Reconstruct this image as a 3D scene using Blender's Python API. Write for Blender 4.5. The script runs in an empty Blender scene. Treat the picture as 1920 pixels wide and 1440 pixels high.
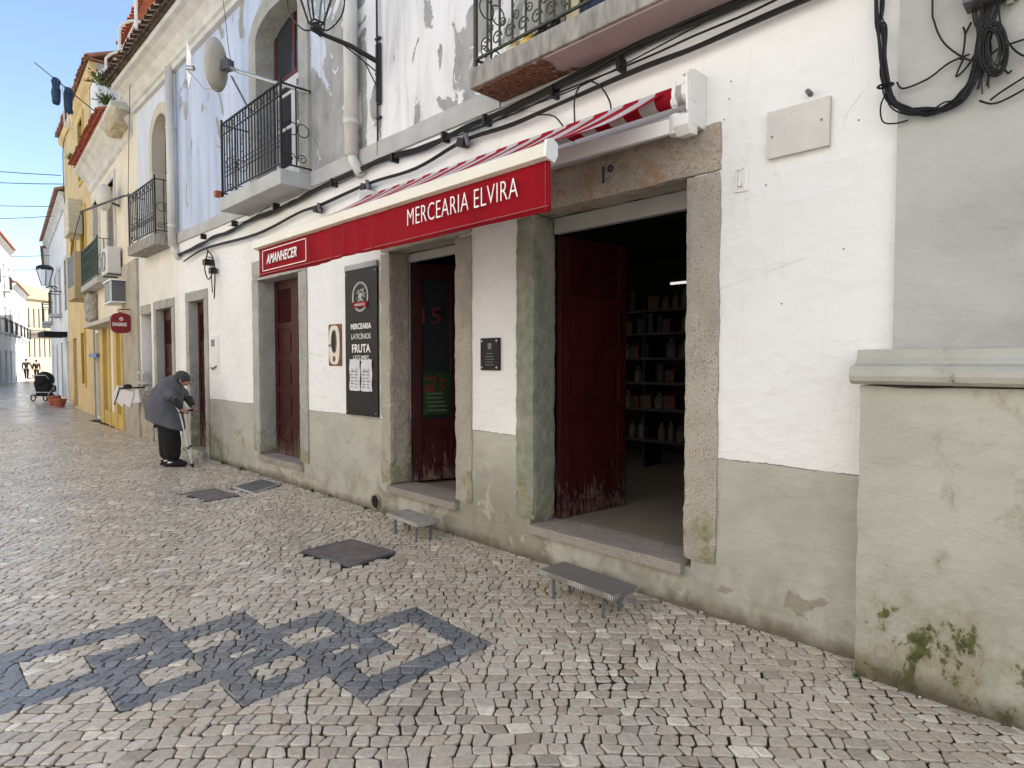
import bpy, bmesh, math, random
from mathutils import Vector, Matrix, noise
R=math.radians
random.seed(7)
sc=bpy.context.scene
C=sc.collection
# ---------------------------------------------------------------- camera
cam=bpy.data.cameras.new('camera'); co=bpy.data.objects.new('camera',cam); C.objects.link(co)
co.location=(0,-3.58,1.6); co.rotation_euler=(R(90-2.1),0,R(45))
cam.sensor_width=36; cam.lens=36*1150/1920; cam.clip_start=.05; cam.clip_end=2000
sc.camera=co
# ---------------------------------------------------------------- light
SUN=Vector((.55,.83,0)).normalized(); EL=R(47)
AZ=math.atan2(SUN.x,SUN.y)
w=bpy.data.worlds.new('World'); sc.world=w; w.use_nodes=True
nt=w.node_tree; sky=nt.nodes.new('ShaderNodeTexSky'); sky.sky_type='NISHITA'; sky.sun_disc=False
sky.sun_elevation=EL; sky.sun_rotation=AZ; sky.air_density=1.0; sky.dust_density=1.2; sky.ozone_density=1.0
bg=nt.nodes['Background']; nt.links.new(sky.outputs[0],bg.inputs[0]); bg.inputs[1].default_value=.13
sl=bpy.data.lights.new('sun','SUN'); so=bpy.data.objects.new('sun',sl); C.objects.link(so)
sl.energy=5.0; sl.angle=R(.5); sl.color=(1,.94,.85)
sd=Vector((SUN.x*math.cos(EL),SUN.y*math.cos(EL),math.sin(EL)))
so.rotation_euler=sd.to_track_quat('Z','Y').to_euler(); so.location=(10,-20,30)
sc.view_settings.view_transform='Standard'; sc.view_settings.look='None'
sc.view_settings.exposure=1.25; sc.view_settings.gamma=1
# ---------------------------------------------------------------- materials
class NB:
    def __init__(s,name,rough=.8,spec=.3,metal=0):
        s.m=bpy.data.materials.new(name); s.m.use_nodes=True; s.t=s.m.node_tree; s.n=s.t.nodes
        s.b=s.n['Principled BSDF']; s.b.inputs['Roughness'].default_value=rough
        s.b.inputs['Specular IOR Level'].default_value=spec; s.b.inputs['Metallic'].default_value=metal
        s.tc=s.n.new('ShaderNodeTexCoord').outputs['Object']; s._x=None
    def L(s,a,b): s.t.links.new(a,b)
    def put(s,i,v):
        if hasattr(v,'is_output'): s.L(v,i)
        elif isinstance(v,(tuple,list)) and len(v)==3 and i.type=='RGBA': i.default_value=(*v,1)
        else: i.default_value=v
    def map(s,sx=1,sy=1,sz=1,rz=0,loc=(0,0,0)):
        m=s.n.new('ShaderNodeMapping'); s.L(s.tc,m.inputs[0]); m.inputs['Scale'].default_value=(sx,sy,sz)
        m.inputs['Rotation'].default_value=(0,0,rz); m.inputs['Location'].default_value=loc; return m.outputs[0]
    def noise(s,sc,det=3,vec=None,dist=0,rough=.55):
        m=s.n.new('ShaderNodeTexNoise'); s.L(vec or s.tc,m.inputs['Vector']); m.inputs['Scale'].default_value=sc
        m.inputs['Detail'].default_value=det; m.inputs['Distortion'].default_value=dist; m.inputs['Roughness'].default_value=rough
        return m.outputs['Fac']
    def vor(s,sc,vec=None,feat='F1',rand=1,out='Distance'):
        m=s.n.new('ShaderNodeTexVoronoi'); m.feature=feat; s.L(vec or s.tc,m.inputs['Vector']); m.inputs['Scale'].default_value=sc
        m.inputs['Randomness'].default_value=rand; return m.outputs[out]
    def ramp(s,f,stops):
        m=s.n.new('ShaderNodeValToRGB'); s.L(f,m.inputs[0]); e=m.color_ramp.elements
        while len(e)<len(stops): e.new(.5)
        for i,(p,c) in enumerate(stops):
            e[i].position=p; e[i].color=(*c,1) if isinstance(c,tuple) else (c,c,c,1)
        return m.outputs[0]
    def mix(s,f,a,b,mode='MIX'):
        m=s.n.new('ShaderNodeMix'); m.data_type='RGBA'; m.blend_type=mode
        s.put(m.inputs[0],f); s.put(m.inputs[6],a); s.put(m.inputs[7],b); return m.outputs[2]
    def math(s,op,a,b=0.,c=None):
        m=s.n.new('ShaderNodeMath'); m.operation=op; s.put(m.inputs[0],a); s.put(m.inputs[1],b)
        if c is not None: s.put(m.inputs[2],c)
        return m.outputs[0]
    def xyz(s):
        if s._x is None:
            m=s.n.new('ShaderNodeSeparateXYZ'); s.L(s.tc,m.inputs[0]); s._x=m.outputs
        return s._x
    def rng(s,v,a,b,c=0.,d=1.):
        m=s.n.new('ShaderNodeMapRange'); s.put(m.inputs[0],v)
        for i,q in enumerate((a,b,c,d)): m.inputs[i+1].default_value=q
        return m.outputs[0]
    def attr(s,name,o='Fac'):
        m=s.n.new('ShaderNodeAttribute'); m.attribute_name=name; return m.outputs[o]
    def color(s,c): s.put(s.b.inputs['Base Color'],c)
    def bump(s,h,dist=.01,st=1.):
        m=s.n.new('ShaderNodeBump'); m.inputs['Distance'].default_value=dist; m.inputs['Strength'].default_value=st
        s.L(h,m.inputs['Height']); s.L(m.outputs[0],s.b.inputs['Normal'])
def V(c,k): return tuple(min(1,max(0,x*k)) for x in c)
def simple(name,c,rough=.7,var=.18,scale=4.,bump=.003,bs=30.,spec=.3,metal=0,stretch=(1,1,1)):
    b=NB(name,rough,spec,metal); v=b.map(*stretch)
    f=b.noise(scale,5,v)
    b.color(b.ramp(f,[(.3,V(c,1-var)),(.5,c),(.72,V(c,1+var))]))
    if bump: b.bump(b.noise(bs,4,v),bump)
    return b.m
def plaster_bump(b,k=1.):
    big=b.noise(2.2,3); mid=b.noise(8,5,b.map(1,1,1.35),.35); fine=b.noise(60,3)
    vv=b.math('POWER',b.vor(7,b.map(1,1,1.6)),2.)
    mid=b.math('MULTIPLY',mid,b.rng(b.noise(1.3,2,b.map(1,1,1,0,(5,2,1))),.35,.7,.25,1.1))
    h=b.math('ADD',b.math('MULTIPLY',big,1.4),b.math('MULTIPLY',mid,.8))
    h=b.math('ADD',h,b.math('MULTIPLY',fine,.12)); h=b.math('ADD',h,b.math('MULTIPLY',vv,.35))
    b.bump(h,.02*k)
# --- ground floor wall: white lime paint above a sage painted dado
b=NB('white_and_sage_paint',.85,.25)
x,y,z=b.xyz()[0],b.xyz()[1],b.xyz()[2]
wob=b.math('ADD',z,b.math('ADD',b.math('MULTIPLY',b.math('SUBTRACT',b.noise(30,4),.5),.022),b.math('MULTIPLY',b.math('SUBTRACT',b.noise(1.5,2),.5),.03)))
white=b.ramp(b.noise(1.1,6,b.map(1,1,.6)),[(.3,(.75,.75,.73)),(.55,(.82,.82,.81)),(.8,(.84,.84,.84))])
white=b.mix(b.math('MULTIPLY',b.ramp(b.noise(3,8,b.map(2.5,1,.5),1.2),[(.60,0.),(.74,1.)]),.18),white,(.55,.50,.42))
pock=b.ramp(b.noise(26,2),[(.16,1.),(.21,0.)])
white=b.mix(b.math('MULTIPLY',pock,.8),white,(.35,.3,.25))
sage=b.ramp(b.noise(2.3,7,None,.4),[(.3,(.36,.35,.30)),(.5,(.43,.42,.365)),(.75,(.48,.47,.415))])
rend=b.ramp(b.math('ADD',b.noise(2.2,7,None,.7),b.math('MULTIPLY',b.rng(b.math('ABSOLUTE',b.math('ADD',x,3.75)),0.,.9,.16,0.),1.)),[(.60,0.),(.62,1.)])
sage=b.mix(b.math('MULTIPLY',rend,b.rng(z,.9,.4,0.,.75)),sage,(.25,.235,.185))
grime=b.math('MULTIPLY',b.ramp(b.noise(5,8,b.map(1,1,.7),.8),[(.42,0.),(.6,1.)]),b.rng(z,.5,0.,0.,1.))
sage=b.mix(b.math('MULTIPLY',grime,.6),sage,(.20,.18,.12))
mossx=b.rng(b.math('ABSOLUTE',b.math('ADD',x,10.2)),0.,1.,.9,.0)
mm=b.math('MULTIPLY',b.math('MULTIPLY',b.ramp(b.noise(4,7,None,.6),[(.35,0.),(.6,1.)]),b.rng(z,.65,.1,0.,1.)),mossx)
sage=b.mix(mm,sage,(.14,.16,.06))
mask=b.math('GREATER_THAN',wob,1.0)
edge=b.math('MULTIPLY',b.math('GREATER_THAN',wob,.993),b.ramp(b.noise(5,3),[(.4,0.),(.5,1.)]))
sage=b.mix(b.math('MULTIPLY',edge,.7),sage,(.12,.11,.085))
foot=b.math('MULTIPLY',b.rng(b.math('ADD',z,b.math('MULTIPLY',b.noise(7,6),-.16)),.02,-.07,0.,1.),.8)  # dark band at the wall base: contact shadow and dirt painted into the colour
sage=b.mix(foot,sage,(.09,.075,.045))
cd=b.vor(1.1,b.mix(.06,b.tc,b.n.new('ShaderNodeTexNoise').outputs['Color']),'DISTANCE_TO_EDGE'); 
ck=b.math('MULTIPLY',b.ramp(cd,[(.0,1.),(.006,0.)]),b.ramp(b.noise(1.2,3),[(.52,0.),(.6,1.)]))
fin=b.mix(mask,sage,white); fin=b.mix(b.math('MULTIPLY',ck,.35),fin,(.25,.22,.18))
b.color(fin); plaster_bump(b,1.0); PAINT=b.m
# --- upper wall: flaking lime wash over grey render, pale blue to the left
b=NB('flaking_limewash',.9,.2)
x,z=b.xyz()[0],b.xyz()[2]
n1=b.noise(1.5,9,b.map(1,1,.75),1.1,.6)
wl=b.rng(x,-7.6,-6.9,0.,1.); wr=b.rng(x,-5.78,-5.74,1.,0.)
leftw=b.math('MULTIPLY',b.math('MULTIPLY',wl,wr),.17)
leftw=b.math('MULTIPLY',leftw,b.rng(z,6.2,4.9,.25,1.))
rightw=b.math('MULTIPLY',b.rng(x,-5.76,-5.72,0.,1.),b.rng(b.math('ABSOLUTE',b.math('ADD',x,3.95)),0.,1.6,.125,-.07))
strip=b.math('MULTIPLY',b.rng(b.math('ABSOLUTE',b.math('ADD',x,5.62)),.1,.13,1.,0.),.16)
tot=b.math('ADD',b.math('ADD',n1,leftw),b.math('ADD',rightw,strip))
peel=b.ramp(b.math('ADD',tot,b.math('MULTIPLY',b.math('SUBTRACT',b.noise(16,6,None,.8,.7),.5),.10)),[(.60,0.),(.608,1.)])
chips=b.ramp(b.noise(9,4,b.map(1,1,.5),1.),[(.66,0.),(.67,1.)])
peel=b.math('MULTIPLY',peel,b.math('SUBTRACT',1.,b.math('MULTIPLY',chips,.9)))
blue=b.ramp(b.noise(1.3,6,b.map(3,3,.35),.3),[(.3,(.38,.45,.58)),(.5,(.48,.55,.69)),(.7,(.55,.61,.73))])
wht=b.ramp(b.noise(1.6,8,b.map(2,2,.6),.6),[(.3,(.58,.58,.57)),(.5,(.74,.74,.74)),(.7,(.80,.80,.80))])
pc=b.mix(b.ramp(b.math('ADD',x,b.math('MULTIPLY',n1,1.2)),[(0.,1.),(1.,1.)]),blue,wht)
pc=b.mix(b.rng(b.math('ADD',x,b.math('MULTIPLY',n1,2.)),-6.4,-5.2,0.,1.),blue,wht)
streak=b.math('MULTIPLY',b.ramp(b.noise(1,6,b.map(9,9,.7),.4),[(.56,0.),(.75,1.)]),.45)
pc=b.mix(streak,pc,(.36,.37,.37))
ren=b.ramp(b.noise(4,7,b.map(1,1,.6)),[(.3,(.23,.235,.225)),(.5,(.33,.335,.325)),(.75,(.42,.42,.41))])
b.color(b.mix(peel,pc,ren))
h=b.math('ADD',b.math('MULTIPLY',b.math('SUBTRACT',1.,peel),.35),b.math('MULTIPLY',b.noise(8,6),.6))
b.bump(h,.012); LIME=b.m
# --- sage render of the right-hand building
b=NB('sage_render',.85,.22)
x,z=b.xyz()[0],b.xyz()[2]
c=b.ramp(b.noise(1.6,6,None,.5),[(.3,(.375,.37,.315)),(.55,(.45,.445,.39)),(.8,(.50,.49,.435))])
low=b.rng(z,.75,-.05,0.,1.)
st=b.math('MULTIPLY',b.ramp(b.noise(4.5,8,b.map(1,1,.7),.8),[(.40,0.),(.62,1.)]),low)
c=b.mix(b.math('MULTIPLY',st,.75),c,(.25,.215,.13))
sk=b.map(1.6,1.6,1.0,0,(3.1,0,1.7))
mo=b.math('ADD',b.math('MULTIPLY',b.noise(2.6,5,sk,.9),.62),b.math('MULTIPLY',b.noise(17,7,sk,.4,.7),.38))
mo=b.math('ADD',mo,b.rng(z,.52,-.04,-.11,.10))
halo=b.ramp(mo,[(.44,0.),(.56,1.)]); c=b.mix(b.math('MULTIPLY',halo,.55),c,(.235,.21,.115))
core=b.ramp(mo,[(.535,0.),(.575,1.)]); c=b.mix(b.math('MULTIPLY',core,.92),c,b.ramp(b.noise(34,4),[(.35,(.035,.045,.012)),(.65,(.12,.13,.035))]))
foot=b.rng(b.math('ADD',z,b.math('MULTIPLY',b.noise(6,6),-.2)),.02,-.09,0.,.85); c=b.mix(foot,c,(.07,.06,.035))  # painted contact shadow with dirt where the plinth meets the paving
cd=b.vor(.9,None,'DISTANCE_TO_EDGE')
b.color(c); plaster_bump(b,.95); SAGE=b.m
b=NB('old_render_top',.9,.2)
c=b.ramp(b.noise(1.7,6,None,.5),[(.3,(.36,.36,.33)),(.55,(.45,.45,.425)),(.8,(.50,.50,.475))])
b.color(c); plaster_bump(b,.9); RENDER=b.m
def granite(name,c,moss=0.,mosscol=(.22,.23,.165),lo=(.16,.12,.09),rust=0.,foot=.8):
    b=NB(name,.8,.3); z=b.xyz()[2]
    base=b.ramp(b.noise(3.5,5),[(.3,V(c,.78)),(.5,c),(.75,V(c,1.18))])
    sp=b.noise(95,3,None,0,.7)
    base=b.mix(b.ramp(sp,[(.36,1.),(.44,0.)]),base,lo)
    base=b.mix(b.math('MULTIPLY',b.ramp(sp,[(.58,0.),(.66,1.)]),.7),base,V(c,1.5))
    if rust: base=b.mix(b.math('MULTIPLY',b.ramp(b.noise(6,7,None,1.),[(.5,0.),(.62,1.)]),rust),base,(.36,.20,.10))
    if moss:
        mk=b.ramp(b.noise(2.6,8,b.map(1,1,.55),.7),[(.5-.3*moss,0.),(.62-.2*moss,1.)])
        base=b.mix(b.math('MULTIPLY',mk,.85),base,b.ramp(b.noise(14,5),[(.3,V(mosscol,.75)),(.7,V(mosscol,1.35))]))
    big_=b.ramp(b.noise(1.8,6,b.map(1,1,.7),.8),[(.4,0.),(.65,1.)]); base=b.mix(b.math('MULTIPLY',big_,.4),base,V(c,.72))
    fm=b.math('MULTIPLY',b.ramp(b.math('ADD',b.noise(6,7,None,.5),b.rng(z,.9,.3,-.15,.12)),[(.5,0.),(.6,1.)]),b.rng(z,.95,.7,0.,foot))
    base=b.mix(fm,base,b.ramp(b.noise(25,4),[(.35,(.16,.16,.08)),(.65,(.33,.31,.19))]))
    b.color(base)
    b.bump(b.math('ADD',b.noise(38,5),b.math('MULTIPLY',b.noise(8,4),1.2)),.008); return b.m
GRAN=granite('granite_jamb',(.41,.375,.32))
GRANR=granite('rusty_granite_lintel',(.42,.37,.31),rust=.75)
GRANM=granite('mossy_granite',(.36,.34,.295),.45,(.20,.225,.16))
GRANG=granite('grey_limestone',(.40,.39,.36),.12,(.30,.30,.26),(.25,.23,.2))
SILLM=granite('worn_sill_stone',(.33,.295,.26),0,foot=0.)
def redwood():
    b=NB('oxblood_door_paint',.5,.22); z=b.xyz()[2]
    c=b.ramp(b.noise(7,5,b.map(1,1,.3)),[(.3,(.026,.003,.004)),(.6,(.042,.0055,.007)),(.8,(.058,.010,.010))])
    wr=b.math('ADD',b.math('ADD',b.math('MULTIPLY',b.noise(7,8,b.map(2.4,2.4,.35),.5,.7),.6),b.math('MULTIPLY',b.noise(45,4,b.map(2,2,.25)),.4)),b.rng(z,.95,.33,-.08,.10))
    wk=b.math('MULTIPLY',b.ramp(wr,[(.575,0.),(.60,1.)]),b.rng(z,1.,.6,0.,.85))
    c=b.mix(wk,c,b.ramp(b.noise(20,4),[(.3,(.06,.035,.03)),(.7,(.24,.17,.14))]))
    b.color(c); b.bump(b.math('ADD',b.noise(18,4,b.map(1,1,.12)),wk),.0025); return b.m
RED=redwood()
def fabric():
    b=NB('red_awning_cloth',.7,.12)
    x=b.xyz()[0]
    c=b.ramp(b.noise(2.5,4),[(.3,(.24,.002,.010)),(.6,(.31,.003,.011)),(.8,(.34,.006,.02))])
    st=b.ramp(b.noise(1,3,b.map(5,1,.3)),[(.5,0.),(.62,1.)])
    c=b.mix(b.math('MULTIPLY',st,.25),c,(.22,.004,.01))
    b.color(c); b.bump(b.math('ADD',b.noise(400,2),b.math('MULTIPLY',b.noise(2,2,b.map(3,1,.6)),6.)),.004); return b.m
CLOTH=fabric()
b=NB('striped_awning_cloth',.7,.2)
x=b.xyz()[0]
s=b.math('GREATER_THAN',b.math('FRACT',b.math('DIVIDE',b.math('ADD',x,20.),.24)),.5)
b.color(b.mix(s,(.80,.76,.74),(.50,.012,.03)))
tr=b.n.new('ShaderNodeBsdfTranslucent'); b.put(tr.inputs[0],b.mix(s,(.7,.6,.58),(.5,.02,.03)))
ms=b.n.new('ShaderNodeMixShader'); ms.inputs[0].default_value=.35; b.L(b.b.outputs[0],ms.inputs[1]); b.L(tr.outputs[0],ms.inputs[2])
b.L(ms.outputs[0],b.n['Material Output'].inputs[0]); STRIPE=b.m
WMETAL=simple('white_powder_coat',(.80,.79,.76),.35,.05,3,.0005,60,.5)
CREAM=simple('cream_metal',(.72,.68,.58),.4,.06,3,0)
IRON=simple('black_wrought_iron',(.010,.010,.010),.5,.4,12,.001,60,.5)
IRONG=simple('green_black_iron',(.05,.055,.035),.6,.4,12,.001,60,.4)
RUBBER=simple('black_cable',(.009,.009,.010),.5,.3,10,0)
LETTER=simple('white_print',(.82,.82,.80),.6,.03,10,0)
BLACKP=simple('black_sign_panel',(.006,.006,.007),.55,.12,5,.0003)
PAPER=simple('paper_sheet',(.66,.66,.68),.7,.06,12,.001,20)
GREYT=simple('grey_print',(.22,.23,.25),.7,.2,30,0)
RUST=simple('rust_brown',(.22,.10,.05),.8,.4,20,.001)
GLASS=NB('dark_window_glass',.06,.6); GLASS.color((.02,.024,.028)); GLASS=GLASS.m
PVC=simple('old_white_pipe',(.60,.59,.55),.5,.14,3,.0008,20,.4,0,(2,2,.6))
SLAB=simple('grey_concrete_slab',(.44,.44,.43),.85,.14,3,.004,40,.2,0,(1,1,1))
SLABD=simple('weathered_concrete',(.30,.29,.26),.9,.4,5,.006,30,.2,0,(2.5,2.5,.8))
WOODW=simple('white_joinery',(.62,.64,.66),.5,.1,5,.001)
DISH=simple('beige_dish_paint',(.68,.62,.52),.5,.08,4,0)
ALU=simple('grey_aluminium',(.45,.46,.47),.35,.12,15,.0005,80,.5,.7)
FLOORI=simple('shop_floor_tile',(.24,.21,.17),.5,.15,3,.001)
INTER=simple('dim_shop_wall',(.022,.019,.015),.85,.12,2,.001)  # near-black colour carries the dimness of the shop interior
SHELFM=simple('shelf_board',(.04,.036,.03),.6,.1,5,0)  # board colour darkened for the indoor shade
TERR=simple('terracotta',(.36,.11,.06),.8,.3,14,.003)
TILE=simple('roof_tile',(.34,.17,.11),.85,.45,5,.006,40)
TILEO=simple('old_dark_roof_tile',(.14,.10,.075),.9,.5,7,.006,40)
TILER=simple('red_clay_tile',(.45,.13,.07),.8,.3,5,.005,40)
CORN=simple('off_white_cornice',(.60,.59,.55),.9,.18,2.5,.005,30,.2,0,(1,1,2))
WHITEF=simple('white_lime_wall',(.74,.73,.70),.88,.1,1.5,.01,8)
CREAMF=simple('pale_yellow_wall',(.66,.55,.36),.88,.08,1.,.01,8)
YEL=simple('mustard_paint',(.60,.42,.12),.8,.12,2.5,.005,20)
YELO=simple('ochre_wall',(.62,.46,.23),.85,.16,2,.008,12)
YELP=simple('ochre_parapet',(.46,.37,.22),.85,.12,2,.006,16)
BEIGEF=simple('beige_wall',(.40,.37,.31),.85,.2,2.2,.01,10)
GREYW=simple('grey_painted_door',(.33,.32,.30),.6,.12,3,.002)
DGREEN=simple('dark_green_door',(.025,.045,.035),.5,.3,5,.002)
BRONZE=simple('olive_dark_door',(.07,.06,.025),.5,.3,5,.002)
BLUEB=simple('blue_strip',(.10,.16,.42),.5,.1,4,0)
SIGNR=simple('dark_red_enamel',(.22,.008,.02),.35,.08,4,0,30,.5)
DGREY=simple('dark_grey_steel',(.12,.125,.14),.45,.15,6,.0008,30,.4)
GRN=simple('poster_green',(.008,.035,.01),.5,.4,9,0)
REDP=simple('poster_red',(.12,.012,.012),.5,.3,9,0)
YELS=simple('yellow_plastic',(.70,.48,.08),.5,.1,6,0)
LEAF=simple('weed_leaf',(.09,.14,.03),.6,.5,20,0)
JEANS=simple('dark_blue_cloth',(.03,.06,.10),.8,.4,8,.004,30)
SKINM=simple('skin',(.34,.19,.13),.55,.08,12,0)
HAIR=simple('grey_hair',(.05,.048,.048),.7,.5,30,.004,80)
COAT=simple('grey_wool_coat',(.105,.108,.125),.9,.2,7,.02,9)
BLACKC=simple('black_cloth',(.012,.012,.013),.85,.4,8,.004,30)
DARKJ=simple('charcoal_sleeve',(.035,.036,.04),.85,.3,8,.004,30)
RUBB=simple('black_rubber',(.01,.01,.01),.7,.2,8,0)
NAVY=simple('navy_clothes',(.015,.017,.025),.8,.3,8,0)
STEPM=NB('chequer_plate_steel',.45,.5,.6)
STEPM.color(STEPM.ramp(STEPM.noise(12,5),[(.3,(.16,.15,.14)),(.6,(.32,.31,.29)),(.8,(.42,.41,.39))]))
cr=STEPM.math('MULTIPLY',STEPM.math('SINE',STEPM.math('MULTIPLY',STEPM.math('ADD',STEPM.xyz()[0],STEPM.xyz()[1]),190.)),STEPM.math('SINE',STEPM.math('MULTIPLY',STEPM.math('SUBTRACT',STEPM.xyz()[0],STEPM.xyz()[1]),190.)))
STEPM.bump(STEPM.ramp(cr,[(.3,0.),(.5,1.)]),.006); STEPM.color(STEPM.mix(STEPM.ramp(cr,[(.3,0.),(.5,1.)]),(.27,.255,.235),(.62,.60,.57))); STEPM=STEPM.m
b=NB('grooved_iron_cover',.6,.4,.3)
b.color(b.ramp(b.noise(9,6),[(.3,(.14,.12,.11)),(.6,(.21,.18,.165)),(.8,(.26,.235,.215))]))
g=b.math('SINE',b.math('MULTIPLY',b.math('ADD',b.xyz()[0],b.math('MULTIPLY',b.xyz()[1],.4)),150.)); b.bump(b.math('ADD',g,b.noise(30)),.003); COVER=b.m
COVER2=simple('dark_slate_cover',(.12,.12,.125),.55,.25,8,.002,60)
b=NB('spalled_balcony_underside',.9,.2)
x=b.xyz()[0]; n=b.noise(5,8,None,.5)
k=b.ramp(b.math('SUBTRACT',b.math('ADD',b.math('MULTIPLY',n,.5),.0),b.rng(x,-3.4,-2.55,0.,.5)),[(.0,0.),(.02,1.)])
base=b.ramp(b.noise(2,4),[(.3,(.34,.26,.25)),(.7,(.42,.33,.32))])
sp=b.ramp(b.noise(40,5),[(.35,(.09,.035,.02)),(.55,(.20,.10,.06)),(.75,(.33,.22,.15))])
b.color(b.mix(k,base,sp)); b.bump(b.math('MULTIPLY',b.noise(45,4),k),.02); UNDER=b.m
# cobbles
def cobble():
    b=NB('limestone_setts',.5,.55)
    t=b.attr('tone'); d=b.attr('dark'); w_=b.attr('warm')
    li=b.ramp(t,[(0.,(.32,.27,.215)),(.4,(.52,.455,.37)),(.75,(.63,.56,.46)),(1.,(.80,.73,.60))])
    li=b.mix(b.math('MULTIPLY',w_,.5),li,(.50,.39,.25))
    li=b.mix(b.ramp(b.noise(28,6,None,.4),[(.42,.0),(.78,.5)]),li,(.30,.27,.22))
    dk=b.ramp(t,[(0.,(.11,.117,.127)),(.5,(.165,.174,.185)),(1.,(.25,.258,.265))])
    dk=b.mix(b.ramp(b.noise(30,5),[(.45,0.),(.8,.5)]),dk,(.17,.17,.17))
    c=b.mix(d,li,dk)
    c=b.mix(b.math('MULTIPLY',b.ramp(b.noise(1.1,6,None,.5),[(.45,0.),(.7,1.)]),.22),c,(.13,.12,.10))
    c=b.mix(b.math('MULTIPLY',b.rng(b.xyz()[2],-.020,-.010,1.,0.),.7),c,(.06,.05,.035))
    b.color(c)
    b.put(b.b.inputs['Roughness'],b.rng(b.math('ADD',b.noise(30,4),b.math('MULTIPLY',b.noise(1.4,3),.6)),.4,1.1,.12,.38))
    b.bump(b.math('ADD',b.noise(42,5),b.math('MULTIPLY',b.noise(140,3),.3)),.0028); return b.m
COB=cobble()
b=NB('joint_soil',.95,.1)
b.color(b.mix(b.ramp(b.noise(1.7,6),[(.5,0.),(.65,1.)]),b.ramp(b.noise(60,3),[(.3,(.022,.017,.012)),(.7,(.055,.044,.032))]),(.06,.065,.025))); b.bump(b.noise(80,3),.004); SOIL=b.m
b=NB('far_setts',.45,.5)
vv=b.map(1,1,1,R(45)); n=b.n.new('ShaderNodeTexVoronoi'); n.feature='DISTANCE_TO_EDGE'; b.L(vv,n.inputs[0]); n.inputs['Scale'].default_value=10.; n.inputs['Randomness'].default_value=.35
cellc=b.vor(10,vv,'F1',.35,'Color')
li=b.ramp(cellc,[(0.,(.36,.33,.29)),(.5,(.50,.465,.41)),(1.,(.64,.60,.53))])
ed=b.ramp(n.outputs[0],[(.03,0.),(.09,1.)])
b.color(b.mix(ed,(.03,.026,.02),li)); b.bump(ed,.01,.8); b.put(b.b.inputs['Roughness'],b.rng(b.noise(1.2,4),.3,.7,.16,.34)); FARCOB=b.m
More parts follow.
